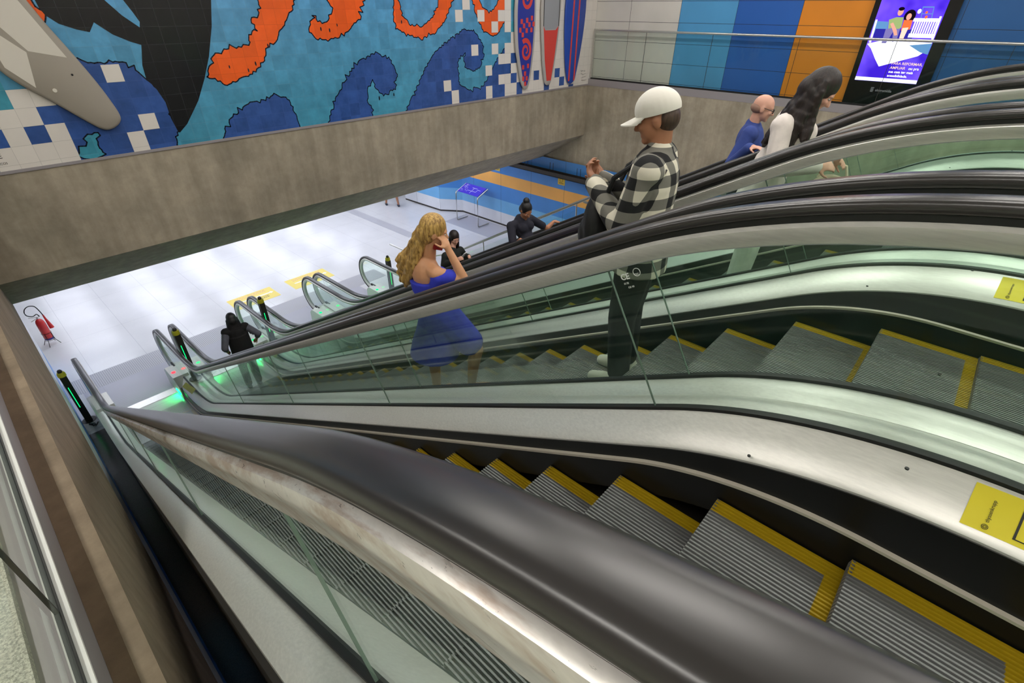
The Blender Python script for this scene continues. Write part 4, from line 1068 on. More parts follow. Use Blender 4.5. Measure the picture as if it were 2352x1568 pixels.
sb = tag(link('surfboard', board_body(out2).mesh('surfboard', M['b_rim'], 60)), 'grey rimmed dark blue surfboard with red spiral, leftmost of three at the corner', 'surfboard', 'surfboards on the tiled wall')
decal('blue_field', [grow2(out2, -0.075)], M['b_navy'], sb)
def spiral(cx, cz, r0, r1, turns, w, ax=0.86):
    a = []; b_ = []
    N = 60
    for k in range(N + 1):
        q = k / N; t_ = -math.pi / 2 + turns * 2 * math.pi * q; rr_ = r0 + (r1 - r0) * q; ww = w * (0.35 + 0.65 * q)
        a.append((cx + (rr_ + ww / 2) * math.cos(t_) * ax, cz + (rr_ + ww / 2) * math.sin(t_))); b_.append((cx + (rr_ - ww / 2) * math.cos(t_) * ax, cz + (rr_ - ww / 2) * math.sin(t_)))
    return [[a[k], a[k + 1], b_[k + 1], b_[k]] for k in range(N)]
red2 = spiral(9.815, 0.72, 0.035, 0.215, 1.6, 0.095) + spiral(9.815, 1.70, 0.035, 0.235, 1.6, 0.10)
for cx_, cz_ in ((9.66, 1.28), (9.84, 1.30), (10.0, 1.34), (9.74, 1.20), (9.92, 1.22), (10.06, 1.23), (9.62, 1.12), (9.83, 1.11), (9.99, 1.12), (9.70, 1.03), (9.73, 0.40), (9.90, 0.42), (9.80, 0.27), (9.74, 0.17), (9.86, 0.17), (9.81, 0.06)):
    red2.append([(cx_ - 0.036, cz_ - 0.045), (cx_ + 0.036, cz_ - 0.045), (cx_ + 0.036, cz_ + 0.045), (cx_ - 0.036, cz_ + 0.045)])
decal('red_motif', red2, M['b_red'], sb, 2)
b3l = [(10.66, -0.045), (10.56, 0.02), (10.48, 0.28), (10.42, 0.6), (10.35, 1.19), (10.34, 1.68), (10.42, 2.2), (10.55, 2.55), (10.68, 2.7)]
b3r = [(10.66, -0.045), (10.75, -0.02), (10.82, 0.12), (10.94, 0.60), (11.01, 1.09), (11.05, 1.68), (10.98, 2.2), (10.82, 2.55), (10.68, 2.7)]
out3 = closed(b3l, b3r)
sb = tag(link('surfboard', board_body(out3).mesh('surfboard', M['b_rim'], 60)), 'grey surfboard with a plain red lower half, middle of three at the mural corner', 'surfboard', 'surfboards on the tiled wall')
decal('grey_field', [[(10.42, 1.18), (10.48, 1.12), (10.86, 1.12), (10.96, 1.18), (10.97, 1.9), (10.85, 2.4), (10.68, 2.6), (10.53, 2.4), (10.42, 1.9)]], M['b_mid'], sb)
decal('red_pad', [[(10.42, 1.18), (10.48, 1.10), (10.86, 1.10), (10.96, 1.18), (10.86, 0.55), (10.76, 0.06), (10.60, 0.06), (10.50, 0.5)]], M['b_red'], sb, 2)
decal('edge_line', [[(10.405, 1.18), (10.425, 1.18), (10.425, 2.0), (10.405, 2.0)], [(10.96, 1.18), (10.98, 1.18), (10.98, 2.0), (10.96, 2.0)]], M['black'], sb, 3)
b4l = [(11.60, -0.09), (11.48, -0.03), (11.38, 0.22), (11.31, 0.55), (11.24, 1.17), (11.24, 1.69), (11.33, 2.25), (11.5, 2.6), (11.64, 2.72)]
b4r = [(11.60, -0.09), (11.72, -0.04), (11.80, 0.10), (11.95, 0.70), (12.03, 1.25), (12.04, 1.70), (11.97, 2.2), (11.80, 2.58), (11.64, 2.72)]
out4 = closed(b4l, b4r)
sb = tag(link('surfboard', board_body(out4).mesh('surfboard', M['b_blue'], 60)), 'blue surfboard with two thin red stripes, rightmost of three at the mural corner', 'surfboard', 'surfboards on the tiled wall')
decal('red_stripe', [[(11.46, -0.01), (11.52, -0.01), (11.57, 2.3), (11.52, 2.3)], [(11.68, -0.01), (11.735, -0.01), (11.79, 2.3), (11.735, 2.3)]], M['b_red'], sb)


# ------------------------------------------------------------------ people
def ball(b, c, rad, ax=None, n=14, m=10):
    c = Vector(c); rad = (rad, rad, rad) if isinstance(rad, (int, float)) else rad
    X, Y, Z = ax if ax else (Vector((1, 0, 0)), Vector((0, 1, 0)), Vector((0, 0, 1)))
    vs = [c + Z * rad[2]]; fs = []
    for i in range(1, m):
        t = math.pi * i / m
        for k in range(n):
            p = 2 * math.pi * k / n
            vs.append(c + X * rad[0] * math.sin(t) * math.cos(p) + Y * rad[1] * math.sin(t) * math.sin(p) + Z * rad[2] * math.cos(t))
    vs.append(c - Z * rad[2]); L = len(vs) - 1
    for k in range(n): fs.append((0, 1 + k, 1 + (k + 1) % n)); fs.append((L, L - n + (k + 1) % n, L - n + k))
    for i in range(m - 2):
        for k in range(n):
            a = 1 + i * n + k; a2 = 1 + i * n + (k + 1) % n; fs.append((a, a + n, a2 + n, a2))
    b.add(vs, fs)
def cap(b, p0, p1, r0, r1, n=14):
    p0, p1 = Vector(p0), Vector(p1); d = p1 - p0
    if d.length < 1e-5: return ball(b, p0, max(r0, r1))
    d.normalize(); pts = []; rs = []
    for t in (90, 65, 40, 18): pts.append(p0 - d * r0 * math.sin(R(t))); rs.append(max(1e-4, r0 * math.cos(R(t))))
    pts += [p0, p1]; rs += [r0, r1]
    for t in (18, 40, 65, 90): pts.append(p1 + d * r1 * math.sin(R(t))); rs.append(max(1e-4, r1 * math.cos(R(t))))
    a = d.cross(Vector((0, 0, 1)))
    if a.length < 1e-3: a = d.cross(Vector((1, 0, 0)))
    a.normalize(); c = a.cross(d); vs = []; fs = []
    for p, r in zip(pts, rs):
        for k in range(n):
            t = 2 * math.pi * k / n; vs.append(p + (a * math.cos(t) + c * math.sin(t)) * r)
    for i in range(len(pts) - 1):
        for k in range(n): fs.append((i * n + k, i * n + (k + 1) % n, (i + 1) * n + (k + 1) % n, (i + 1) * n + k))
    fs += [tuple(range(n - 1, -1, -1)), tuple((len(pts) - 1) * n + k for k in range(n))]
    b.add(vs, fs)
def loft(b, rings, ax, n=28):
    """rings: (centre, rx, ry) stacked"""
    X, Y, Z = ax; vs = []; fs = []
    for c, rx, ry in rings:
        for k in range(n):
            t = 2 * math.pi * k / n; vs.append(Vector(c) + X * rx * math.cos(t) + Y * ry * math.sin(t))
    for i in range(len(rings) - 1):
        for k in range(n): fs.append((i * n + k, i * n + (k + 1) % n, (i + 1) * n + (k + 1) % n, (i + 1) * n + k))
    fs += [tuple(range(n - 1, -1, -1)), tuple((len(rings) - 1) * n + k for k in range(n))]
    b.add(vs, fs)
def blend(b, name, m, voxel, parent, smooth=4, off=Vector((0, 0, 0))):
    """union of the shapes as one continuous skin"""
    me = b.mesh(name + '_src', m); o = bpy.data.objects.new(name + '_src', me); COL.objects.link(o)
    md = o.modifiers.new('r', 'REMESH'); md.mode = 'VOXEL'; md.voxel_size = voxel; md.use_smooth_shade = True
    sm = o.modifiers.new('s', 'SMOOTH'); sm.factor = 0.5; sm.iterations = smooth
    dg = bpy.context.evaluated_depsgraph_get(); dg.update()
    out = bpy.data.meshes.new_from_object(o.evaluated_get(dg)); bpy.data.objects.remove(o); bpy.data.meshes.remove(me)
    out.name = name; out.materials.clear(); out.materials.append(m)
    out.transform(Matrix.Translation(-off))
    out.polygons.foreach_set('use_smooth', [True] * len(out.polygons))
    return link(name, out, parent)
def hand(b, wrist, d, pn, k, curl=0.5, thumb=1.0, spread=1.0):
    """palm, four separate fingers and a thumb; d = direction of the hand, pn = palm normal, thumb = +1/-1 side"""
    d = Vector(d).normalized(); pn = Vector(pn); pn = (pn - d * pn.dot(d)).normalized(); sd = d.cross(pn) * thumb
    w = Vector(wrist)
    cap(b, w, w + d * 0.03 * k, 0.026 * k, 0.030 * k)
    ball(b, w + d * 0.05 * k, (0.042 * k, 0.046 * k, 0.017 * k), (sd, d, pn))
    for i, (o, L) in enumerate(((0.030, 0.068), (0.010, 0.078), (-0.010, 0.072), (-0.029, 0.056))):
        p = w + d * (0.086 - 0.004 * abs(i - 1)) * k + sd * o * k; a = curl * (0.55 + 0.12 * i); dd = (d + sd * o * 2.5 * spread).normalized()
        for f, r in ((0.45, 0.0090), (0.32, 0.0083), (0.23, 0.0076)):
            q = dd * math.cos(a) + pn * math.sin(a); p2 = p + q * L * f * k; cap(b, p, p2, r * k, r * 0.93 * k, 8); p = p2; a += curl * 0.85
    p = w + d * 0.028 * k + sd * 0.034 * k; q = (d * 0.6 + sd * 0.75 + pn * 0.3).normalized()
    p2 = p + q * 0.042 * k; cap(b, p, p2, 0.0125 * k, 0.010 * k, 8)
    q = (d * 0.85 + sd * 0.2 + pn * (0.3 + 0.4 * curl)).normalized(); cap(b, p2, p2 + q * 0.032 * k, 0.010 * k, 0.0085 * k, 8)
SKIN = {'tan': mat('skin_tan', (214, 158, 118), 0.5, var=0.05, vscale=9), 'fair': mat('skin_fair', (222, 168, 146), 0.5, var=0.06, vscale=9), 'brown': mat('skin_brown', (172, 118, 88), 0.5, var=0.06, vscale=9)}
def hair_mat(n, c, hi):
    t = NT(n); v, _ = t.obj(); f = t.noise(v, 26.0, 5, 0.7, (3.0, 3.0, 0.25)); t.link(t.ramp(f, [(0.35, lin(c)), (0.65, lin(hi))]), t.b.inputs['Base Color']); t.b.inputs['Roughness'].default_value = 0.42; t.bump(f, 0.6, 0.006); return t.m
HAIR = {'blond': hair_mat('hair_blond', (128, 92, 44), (222, 182, 104)), 'dark': hair_mat('hair_dark', (18, 12, 12), (44, 30, 26)), 'black': hair_mat('hair_black', (10, 9, 11), (26, 22, 24))}
M['eye_w'] = mat('eye_white', (230, 226, 220), 0.3); M['eye_d'] = mat('eye_dark', (40, 26, 20), 0.3)
def cloth(n, c, rough=0.85): return mat('cloth_' + n, c, rough, var=0.12, vscale=14, bump=0.25)
class Person:
    def __init__(s, label, base, head, H, skin, over=None, lean=0.0, gaze=(0, 1, -0.1), lat=None):
        s.k = k = H / 1.70; s.base = Vector(base); f = Vector((head[0], head[1], 0)).normalized(); r = Vector((f.y, -f.x, 0)); u = Vector((0, 0, 1)); s.f, s.r, s.u = f, r, u
        s.root = thing('person', label, 'person', base)
        J = dict(pel=(0, 0, .93), wai=(0, .01, 1.08), che=(0, .0, 1.26), nec=(0, -.01, 1.44), hd=(0, .025, 1.585), shL=(-.175, 0, 1.385), shR=(.175, 0, 1.385), elL=(-.235, -.03, 1.10), elR=(.235, -.03, 1.10), haL=(-.23, .05, .86), haR=(.23, .05, .86), hipL=(-.085, 0, .90), hipR=(.085, 0, .90), knL=(-.095, .03, .50), knR=(.095, .03, .50), anL=(-.10, 0, .085), anR=(.10, 0, .085))
        upper = ('wai', 'che', 'nec', 'hd', 'shL', 'shR', 'elL', 'elR', 'haL', 'haR'); s.J = {}
        cl, sl = math.cos(lean), math.sin(lean)
        for n, (x, y, z) in J.items():
            if n in upper:
                q = 1.0 if n != 'wai' else 0.5
                dz = z - .93; y, z = y * cl + dz * math.sin(lean * q), .93 + dz * math.cos(lean * q) - y * sl
            s.J[n] = s.base + (r * x + f * y + u * z) * k
        for n, p in (over or {}).items(): s.J[n] = Vector(p)
        g = r * gaze[0] + f * gaze[1] + u * gaze[2]; s.g = g.normalized(); s.hr = s.g.cross(u).normalized(); s.hu = s.hr.cross(s.g)
        s.skin = SKIN[skin]
        t_ax = (s.J['nec'] - s.J['pel']).normalized(); lt = (s.J['shR'] - s.J['shL']); lt = (lt - t_ax * lt.dot(t_ax)).normalized(); s.tz, s.tx = t_ax, lt; s.ty = t_ax.cross(lt)
        s.toe = {'L': f.copy(), 'R': f.copy()}
    def hp(s, x, y, z): return s.J['hd'] + (s.hr * x + s.g * y + s.hu * z) * s.k
    def torso(s, b, e=0.0, fem=True):
        J, k = s.J, s.k; A = (s.tx, s.ty, s.tz)
        c = J['che']
        ball(b, c + s.tz * 0.02 * k, ((0.150 if fem else 0.168) * k + e, 0.108 * k + e, 0.17 * k + e), A)
        ball(b, J['wai'], ((0.122 if fem else 0.15) * k + e, 0.095 * k + e, 0.15 * k + e), A)
        ball(b, J['pel'] + s.tz * 0.0, (0.162 * k + e, 0.118 * k + e, 0.13 * k + e), A)
        for q in 'LR': cap(b, c + s.tz * 0.08 * k, J['sh' + q] - s.tz * 0.012 * k, 0.066 * k + e, 0.056 * k + e)
        if fem:
            for q in (-1, 1): ball(b, c + s.tx * 0.07 * q * k + s.ty * 0.082 * k + s.tz * 0.01 * k, (0.062 * k + e, 0.05 * k + e, 0.06 * k + e), A)
    def leg(s, b, q, e=0.0, f1=1.0):
        J, k = s.J, s.k; h, n, a = J['hip' + q], J['kn' + q], J['an' + q]
        cap(b, h, n, 0.082 * k + e, 0.055 * k + e); mid = n.lerp(a, 0.32) - s.f * 0.012 * k
        end = n.lerp(a, f1)
        cap(b, n, mid, 0.053 * k + e, 0.055 * k + e); cap(b, mid, end, 0.053 * k + e, (0.036 if f1 > .9 else 0.045) * k + e)
    def foot(s, b, q, e=0.0):
        a, k, t = s.J['an' + q], s.k, s.toe[q]; z = Vector((0, 0, 1))
        cap(b, a - z * 0.045 * k - t * 0.035 * k, a - z * 0.055 * k + t * 0.10 * k, 0.034 * k + e, 0.030 * k + e); cap(b, a - z * 0.055 * k + t * 0.09 * k, a - z * 0.060 * k + t * 0.16 * k, 0.034 * k + e, 0.024 * k + e)
    def arm(s, b, q, e=0.0, f1=1.0, forearm=True):
        J, k = s.J, s.k; a, c, w = J['sh' + q], J['el' + q], J['ha' + q]
        if f1 <= 0.5: cap(b, a, a.lerp(c, f1 * 2), 0.050 * k + e, 0.044 * k + e); return
        cap(b, a, c, 0.049 * k + e, 0.039 * k + e); m_ = c.lerp(w, 0.3)
        if f1 >= 1: cap(b, c, m_, 0.039 * k + e, 0.038 * k + e); cap(b, m_, w, 0.038 * k + e, 0.027 * k + e)
        else: cap(b, c, c.lerp(w, f1 * 2 - 1), 0.039 * k + e, 0.032 * k + e)
    def body(s, fem=True, hands=None, voxel=0.0075):
        b = MB(); k = s.k; s.torso(b, 0, fem)
        for q in 'LR': s.leg(b, q); s.foot(b, q); s.arm(b, q)
        for q in 'LR':
            w = s.J['ha' + q]; fa = (w - s.J['el' + q]).normalized(); hd = (hands or {}).get(q, {})
            hand(b, w, hd.get('d', fa), hd.get('pn', s.r * (1 if q == 'L' else -1)), k, hd.get('curl', 0.45), hd.get('thumb', 1 if q == 'L' else -1))
        cap(b, s.J['nec'] - s.tz * 0.03 * k, s.hp(0, -0.018, -0.055), 0.056 * k, 0.050 * k)
        A = (s.hr, s.g, s.hu)
        ball(b, s.hp(0, -0.008, 0.025), (0.074 * k, 0.096 * k, 0.090 * k), A, 20, 14)          # cranium
        ball(b, s.hp(0, 0.030, -0.030), (0.060 * k, 0.062 * k, 0.080 * k), A, 18, 12)          # face and jaw
        ball(b, s.hp(0, 0.072, -0.088), (0.026 * k, 0.022 * k, 0.020 * k), A)                  # chin
        cap(b, s.hp(0, 0.086, 0.012), s.hp(0, 0.109, -0.026), 0.008 * k, 0.0135 * k, 10)        # nose
        for q in (-1, 1):
            ball(b, s.hp(0.011 * q, 0.098, -0.030), 0.009 * k); ball(b, s.hp(0.034 * q, 0.074, -0.020), (0.022 * k, 0.018 * k, 0.02 * k), A)   # nostrils, cheekbones
            cap(b, s.hp(0.014 * q, 0.087, 0.026), s.hp(0.046 * q, 0.074, 0.024), 0.009 * k, 0.008 * k, 8)                                     # brow ridge
            ball(b, s.hp(0.076 * q, -0.008, -0.010), (0.011 * k, 0.020 * k, 0.034 * k), A)                                                    # ears
        for z, r_ in ((-0.052, 0.0075), (-0.062, 0.0085)): cap(b, s.hp(-0.018, 0.083, z), s.hp(0.018, 0.083, z), r_ * k, r_ * k, 8)             # lips
        o = blend(b, 'body', s.skin, voxel, s.root, 3, s.base)
        for q in (-1, 1):
            e = MB(); ball(e, s.hp(0.031 * q, 0.0755, 0.006) - s.base, (0.013 * k, 0.010 * k, 0.007 * k), A); ey = link('eye', e.mesh('eye', M['eye_w'], True), s.root)
            e = MB(); ball(e, s.hp(0.031 * q, 0.0838, 0.005) - s.base, (0.0065 * k, 0.003 * k, 0.0062 * k), A, 10, 8); link('iris', e.mesh('iris', M['eye_d'], True), ey)
        return o
    def put(s, b, name, m, voxel=0.008, smooth=4): return blend(b, name, m, voxel, s.root, smooth, s.base)
    def trousers(s, m, e=0.02):
        b = MB(); A = (s.tx, s.ty, s.tz); ball(b, s.J['pel'] - s.tz * 0.01, (0.168 * s.k + e * .6, 0.122 * s.k + e * .6, 0.12 * s.k + e), A)
        for q in 'LR':
            h, n, a = s.J['hip' + q], s.J['kn' + q], s.J['an' + q]; k = s.k
            cap(b, h, n, 0.088 * k + e, 0.058 * k + e); cap(b, n, n.lerp(a, 0.93), 0.058 * k + e, 0.046 * k + e)
        return s.put(b, 'trousers', m)
    def shoes(s, m, e=0.010):
        for q in 'LR':
            b = MB(); s.foot(b, q, e); sh = s.put(b, 'shoe', m, 0.006, 3)
    def top(s, m, e=0.016, sleeve=1.0, fem=True, name='shirt', hem=0.06, extra=None):
        b = MB(); s.torso(b, e, fem); cap(b, s.J['che'] + s.tz * 0.13 * s.k, s.J['nec'] - s.tz * 0.005 * s.k, 0.075 * s.k + e, 0.056 * s.k + e * .6)
        loft(b, [(s.J['wai'], 0.13 * s.k + e, 0.10 * s.k + e), (s.J['pel'] - s.tz * hem, 0.178 * s.k + e, 0.13 * s.k + e)], (s.tx, s.ty, s.tz))
        for q in 'LR': s.arm(b, q, e, sleeve)
        if extra: extra(b)
        return s.put(b, name, m)
def strands(b, p, pts_list, r0, r1):
    for pts in pts_list:
        for a, c in zip(pts[:-1], pts[1:]): cap(b, a, c, r0, r1, 8)
def scalp(s, b, e=0.012):
    A = (s.hr, s.g, s.hu); k = s.k
    ball(b, s.hp(0, -0.020, 0.034), (0.078 * k + e * .6, 0.094 * k + e * .5, 0.088 * k + e), A, 20, 14); ball(b, s.hp(0, -0.05, -0.02), (0.072 * k + e * .5, 0.062 * k + e, 0.075 * k + e), A)

TREAD = lambda phase, n: (phase + 0.34641 * n, H0 - 1.05 / c30 - (phase + 0.34641 * n) * t30)

# 1 blond woman in a blue dress
V = Vector
p = Person('blond woman in a blue dress, red phone at her ear, on the second escalator', (2.14, 2.66, -1.367), (0.97, -0.24), 1.62, 'tan',
    dict(pel=(2.11, 2.68, -0.47), wai=(2.10, 2.72, -0.33), che=(2.09, 2.76, -0.17), nec=(2.11, 2.745, 0.0), hd=(2.135, 2.685, 0.185), shL=(2.14, 2.92, -0.09), shR=(2.06, 2.60, -0.08), elL=(2.30, 2.90, -0.33), haL=(2.45, 2.72, -0.36), elR=(2.20, 2.45, -0.16), haR=(2.155, 2.565, 0.075),
         hipL=(2.12, 2.76, -0.49), hipR=(2.11, 2.60, -0.49), knL=(2.13, 2.80, -0.90), knR=(2.21, 2.37, -0.72), anL=(2.10, 2.78, -1.285), anR=(2.20, 2.44, -1.085)), gaze=(0.35, 1, -0.35))
p.toe = {'L': V((0.9, 0.1, 0)).normalized(), 'R': V((0.8, -0.5, 0)).normalized()}
p.body(True, {'R': dict(d=(-0.02, 0.16, 0.30), pn=(-0.1, 0.6, -0.1), curl=0.9, thumb=1), 'L': dict(d=(0.6, -0.7, -0.2), pn=(0, 0, -1), curl=0.5, thumb=-1)})
b = MB(); A = (p.tx, p.ty, p.tz)
loft(b, [(p.J['che'] - p.tz * 0.02, 0.168, 0.126), (p.J['che'] - p.tz * 0.10, 0.160, 0.122), (p.J['wai'], 0.142, 0.112), (p.J['pel'], 0.186, 0.142), (V((2.11, 2.70, -0.62)), 0.22, 0.17), (V((2.10, 2.735, -0.76)), 0.25, 0.185), (V((2.095, 2.765, -0.88)), 0.26, 0.19)], (p.tx, p.ty, V((0, 0, 1))), 36)
cap(b, p.J['hipR'], p.J['hipR'].lerp(p.J['knR'], 0.74), 0.135, 0.112)
for q in (-1, 1): ball(b, p.J['che'] + p.tx * 0.07 * q + p.ty * 0.085, (0.07, 0.055, 0.065), A)
cap(b, p.J['che'] + p.tx * 0.15 - p.tz * 0.03, p.J['shR'] + p.tx * 0.01 - p.tz * 0.04, 0.05, 0.052); cap(b, p.J['shR'] - p.tz * 0.04, p.J['shR'].lerp(p.J['elR'], 0.45), 0.055, 0.058)
cap(b, p.J['che'] - p.tx * 0.13 - p.tz * 0.02, p.J['shL'].lerp(p.J['elL'], 0.45), 0.06, 0.058)
p.put(b, 'dress', cloth('blue', (52, 62, 196)))
b = MB(); scalp(p, b, 0.016); rs = random.Random(4)
for i in range(34):
    a = rs.uniform(-1.25, 1.0); x = math.sin(a); st_ = p.hp(0.078 * x, -0.085 * math.cos(a), rs.uniform(-0.02, 0.06)); pts = [st_]
    L_ = rs.uniform(0.34, 0.50); nn = 7
    tgt = p.J['che'] - p.tx * (0.10 + 0.14 * (1 - (x + 1) / 2)) - p.ty * 0.12
    for j in range(1, nn + 1):
        q = j / nn; d_ = st_.lerp(tgt + V((0, 0, 0.16)) - p.tx * 0.03 * math.sin(i), q); d_.z = st_.z - L_ * q
        d_ += V((math.sin(q * 9 + i), math.cos(q * 8 + i * 2), 0)) * 0.012
        pts.append(d_)
    strands(b, p, [pts], 0.022, 0.017)
p.put(b, 'hair', HAIR['blond'], 0.007, 2)
p.shoes(mat('sandal_tan', (176, 140, 110), 0.6), 0.006)
hw = p.J['haR'] + V((-0.02, 0.16, 0.30)).normalized() * 0.085
ph = MB(); ph.box((-0.006, -0.036, -0.075), (0.006, 0.036, 0.075)); t = thing('phone', 'dark red phone held to the ear by the blond woman', 'phone', hw + V((0.0, 0.045, -0.02)), 0.5)
t.rotation_euler = (0.35, 0.1, 1.35); link('phone_body', ph.mesh('phone_body', mat('phone_red', (140, 24, 30), 0.4)), t)
ph = MB(); ph.box((0.006, -0.032, -0.068), (0.0068, 0.032, 0.068)); link('screen', ph.mesh('screen', M['black']), t)

# 2 rider with a white cap and plaid shirt
ty_, tz_ = TREAD(PH[1], -1)
p = Person('person in a white cap and black and white plaid shirt riding the second escalator', (2.49, 1.26, tz_), (-0.28, 0.96), 1.735, 'brown',
    dict(elL=(2.28, 1.29, tz_ + 1.10), elR=(2.71, 1.39, tz_ + 1.10), haL=(2.36, 1.53, tz_ + 1.27), haR=(2.48, 1.56, tz_ + 1.26)), gaze=(-0.05, 1, -0.32), lean=-0.01)
p.body(False, {q: dict(pn=(0.2 if q == 'L' else -0.4, -0.25, 0.4), curl=0.8, thumb=(1 if q == 'L' else -1), d=(0.1 if q == 'L' else -0.25, 0.6, 0.75)) for q in 'LR'})
def shirt_tail(b): loft(b, [(p.J['che'], 0.19, 0.135), (p.J['wai'], 0.185, 0.14), (p.J['pel'], 0.20, 0.155), (p.J['pel'] - V((0, 0, 0.13)), 0.208, 0.16)], (p.tx, p.ty, V((0, 0, 1))))
p.top(plaid('cloth_plaid'), 0.026, 1.0, False, 'shirt', 0.1, shirt_tail)
p.trousers(cloth('black', (20, 20, 23)), 0.024); p.shoes(mat('shoe_white', (226, 222, 206), 0.5), 0.014)
b = MB(); ball(b, p.hp(0, -0.045, 0.0), (0.078, 0.066, 0.075), (p.hr, p.g, p.hu)); p.put(b, 'hair', hair_mat('hair_brown', (52, 36, 28), (86, 64, 50)), 0.007)
b = MB(); A = (p.hr, p.g, p.hu); ball(b, p.hp(0, -0.008, 0.045), (0.092 * p.k, 0.112 * p.k, 0.095 * p.k), A, 22, 16); loft(b, [(p.hp(0, -0.008, 0.022), 0.091, 0.111), (p.hp(0, -0.008, 0.05), 0.092, 0.112)], A)
cp = MB()
for f_ in range(len(b.f)): pass
capo = p.put(b, 'cap', mat('cap_white', (236, 232, 222), 0.8), 0.006, 3)
bm = bmesh.new(); bm.from_mesh(capo.data); cut = p.hp(0, 0, 0.024) - p.base
bmesh.ops.bisect_plane(bm, geom=bm.verts[:] + bm.edges[:] + bm.faces[:], plane_co=cut, plane_no=-p.hu, clear_outer=True); bm.to_mesh(capo.data); bm.free()
b = MB(); N = 16; vs = []
for lay in (0.0, -0.006):
    for j in range(2):
        for i in range(N + 1):
            t_ = -1.05 + 2.1 * i / N; rr_ = (0.088, 0.19)[j] if j == 0 else 0.112 + 0.075 * math.cos(t_ * 1.25)
            x = (0.088 if j == 0 else 0.088) * math.sin(t_); y = (0.105 * math.cos(t_) if j == 0 else 0.105 * math.cos(t_) + 0.082 * math.cos(t_ * 1.2) ** 0.6)
            vs.append(p.hp(x, y - 0.006, 0.032 + lay - (0.018 * j) - 0.25 * x * x * 6 * (0.3 + 0.7 * j)) - p.base)
M1 = N + 1; fs = []
for i in range(N):
    fs += [(i, i + 1, M1 + i + 1, M1 + i), (2 * M1 + i, 3 * M1 + i, 3 * M1 + i + 1, 2 * M1 + i + 1), (M1 + i, M1 + i + 1, 3 * M1 + i + 1, 3 * M1 + i), (i, 2 * M1 + i, 2 * M1 + i + 1, i + 1)]
b.add(vs, fs); br = link('brim', b.mesh('brim', capo.data.materials[0], True), capo)
bag = thing('bag', 'black bag worn at the front by the white cap wearer', 'bag', (2.42, 1.52, 0.47), math.atan2(-p.f.x, p.f.y))
b = MB(); ball(b, (0, 0, 0), (0.15, 0.085, 0.19)); ball(b, (0, 0.05, -0.06), (0.11, 0.06, 0.10)); o = blend(b, 'bag_body', cloth('bag_black', (22, 22, 24), 0.6), 0.009, bag, 5)
b = MB(); b.tube([(-0.10, -0.05, 0.15), (-0.14, -0.10, 0.30), (-0.15, -0.22, 0.40), (-0.14, -0.36, 0.36)], 0.014, 8); b.tube([(0.10, -0.05, 0.15), (0.14, -0.10, 0.30), (0.15, -0.22, 0.40), (0.14, -0.36, 0.36)], 0.014, 8); link('strap', b.mesh('strap', o.data.materials[0], True), bag)

# 3 woman in white with long dark hair
ty_, tz_ = TREAD(PH[2], -1)
p = Person('long haired woman in white bending forward on the third escalator', (3.92, 1.12, tz_), (0.22, -0.97), 1.62, 'fair',
    dict(hd=(3.87, 0.915, 1.085), nec=(3.89, 1.00, 0.98), shL=(4.065, 1.02, 0.895), shR=(3.755, 1.04, 0.885), che=(3.91, 1.03, 0.82), wai=(3.92, 1.08, 0.64), elL=(4.16, 0.98, 0.65), haL=(4.08, 0.77, 0.66), elR=(3.68, 1.01, 0.63), haR=(3.80, 0.79, 0.66)), lean=0.14, gaze=(0.0, 1, -0.75))
p.body(True, {q: dict(curl=0.7, pn=(0.5 if q == 'R' else -0.5, 0, -0.3)) for q in 'LR'})
p.top(cloth('white', (232, 222, 216)), 0.022, 1.0, True, 'blouse', 0.08); p.trousers(cloth('white_trousers', (222, 220, 208)), 0.03); p.shoes(mat('shoe_beige', (206, 190, 170), 0.5))
b = MB(); scalp(p, b, 0.02); rs = random.Random(9)
for i in range(34):
    a = rs.uniform(-1.5, 1.5); x = math.sin(a); st_ = p.hp(0.082 * x, -0.075 * math.cos(a) - 0.01, rs.uniform(-0.03, 0.06)); pts = [st_]; L_ = rs.uniform(0.30, 0.44)
    for j in range(1, 7):
        q = j / 6; d_ = st_ - p.f * (0.16 * q * math.cos(a)) + V((0, 0, -L_ * q)) + p.r * (0.04 * x * q); d_ += V((math.sin(q * 6 + i), math.cos(q * 5 + i), 0)) * 0.008; pts.append(d_)
    strands(b, p, [pts], 0.021, 0.015)
p.put(b, 'hair', HAIR['dark'], 0.008, 2)
hb = thing('bag', 'cream shoulder bag hanging beside the woman in white', 'bag', (4.07, 0.72, 0.46), 0.2)
b = MB(); ball(b, (0, 0, 0), (0.06, 0.13, 0.11)); ball(b, (0, 0, -0.05), (0.07, 0.14, 0.09)); o = blend(b, 'bag_body', cloth('cream', (226, 216, 188), 0.6), 0.009, hb, 5)
b = MB(); b.tube([(0.0, -0.09, 0.08), (0.0, -0.06, 0.17), (0.0, 0.03, 0.19), (0.0, 0.09, 0.08)], 0.009, 8); link('strap', b.mesh('strap', o.data.materials[0], True), hb)

# 4 bald man in a blue sweater
ty_, tz_ = TREAD(PH[3], 1)
p = Person('bald man with glasses and blue sweater resting a hand on the farthest escalator rail', (5.36, 1.75, tz_), (0.25, -0.97), 1.66, 'fair',
    dict(elR=(5.07, 1.78, tz_ + 1.06), haR=(4.92, 1.585, 0.475), hd=(5.355, 1.70, 0.745)), gaze=(-0.15, 1, -0.3))
p.body(False, {'R': dict(d=(-0.2, -0.9, 0.2), pn=(0, -0.3, -1), curl=0.55, thumb=-1)})
p.top(cloth('sweater_blue', (52, 72, 142)), 0.02, 0.98, False, 'sweater', 0.08); p.trousers(cloth('dark_trousers', (40, 42, 52))); p.shoes(mat('shoe_dark', (34, 30, 28), 0.5))
b = MB(); A = (p.hr, p.g, p.hu); ball(b, p.hp(0, -0.045, -0.015), (0.077, 0.066, 0.05), A); p.put(b, 'hair', mat('hair_shaved', (150, 116, 100), 0.7), 0.007)
b = MB()
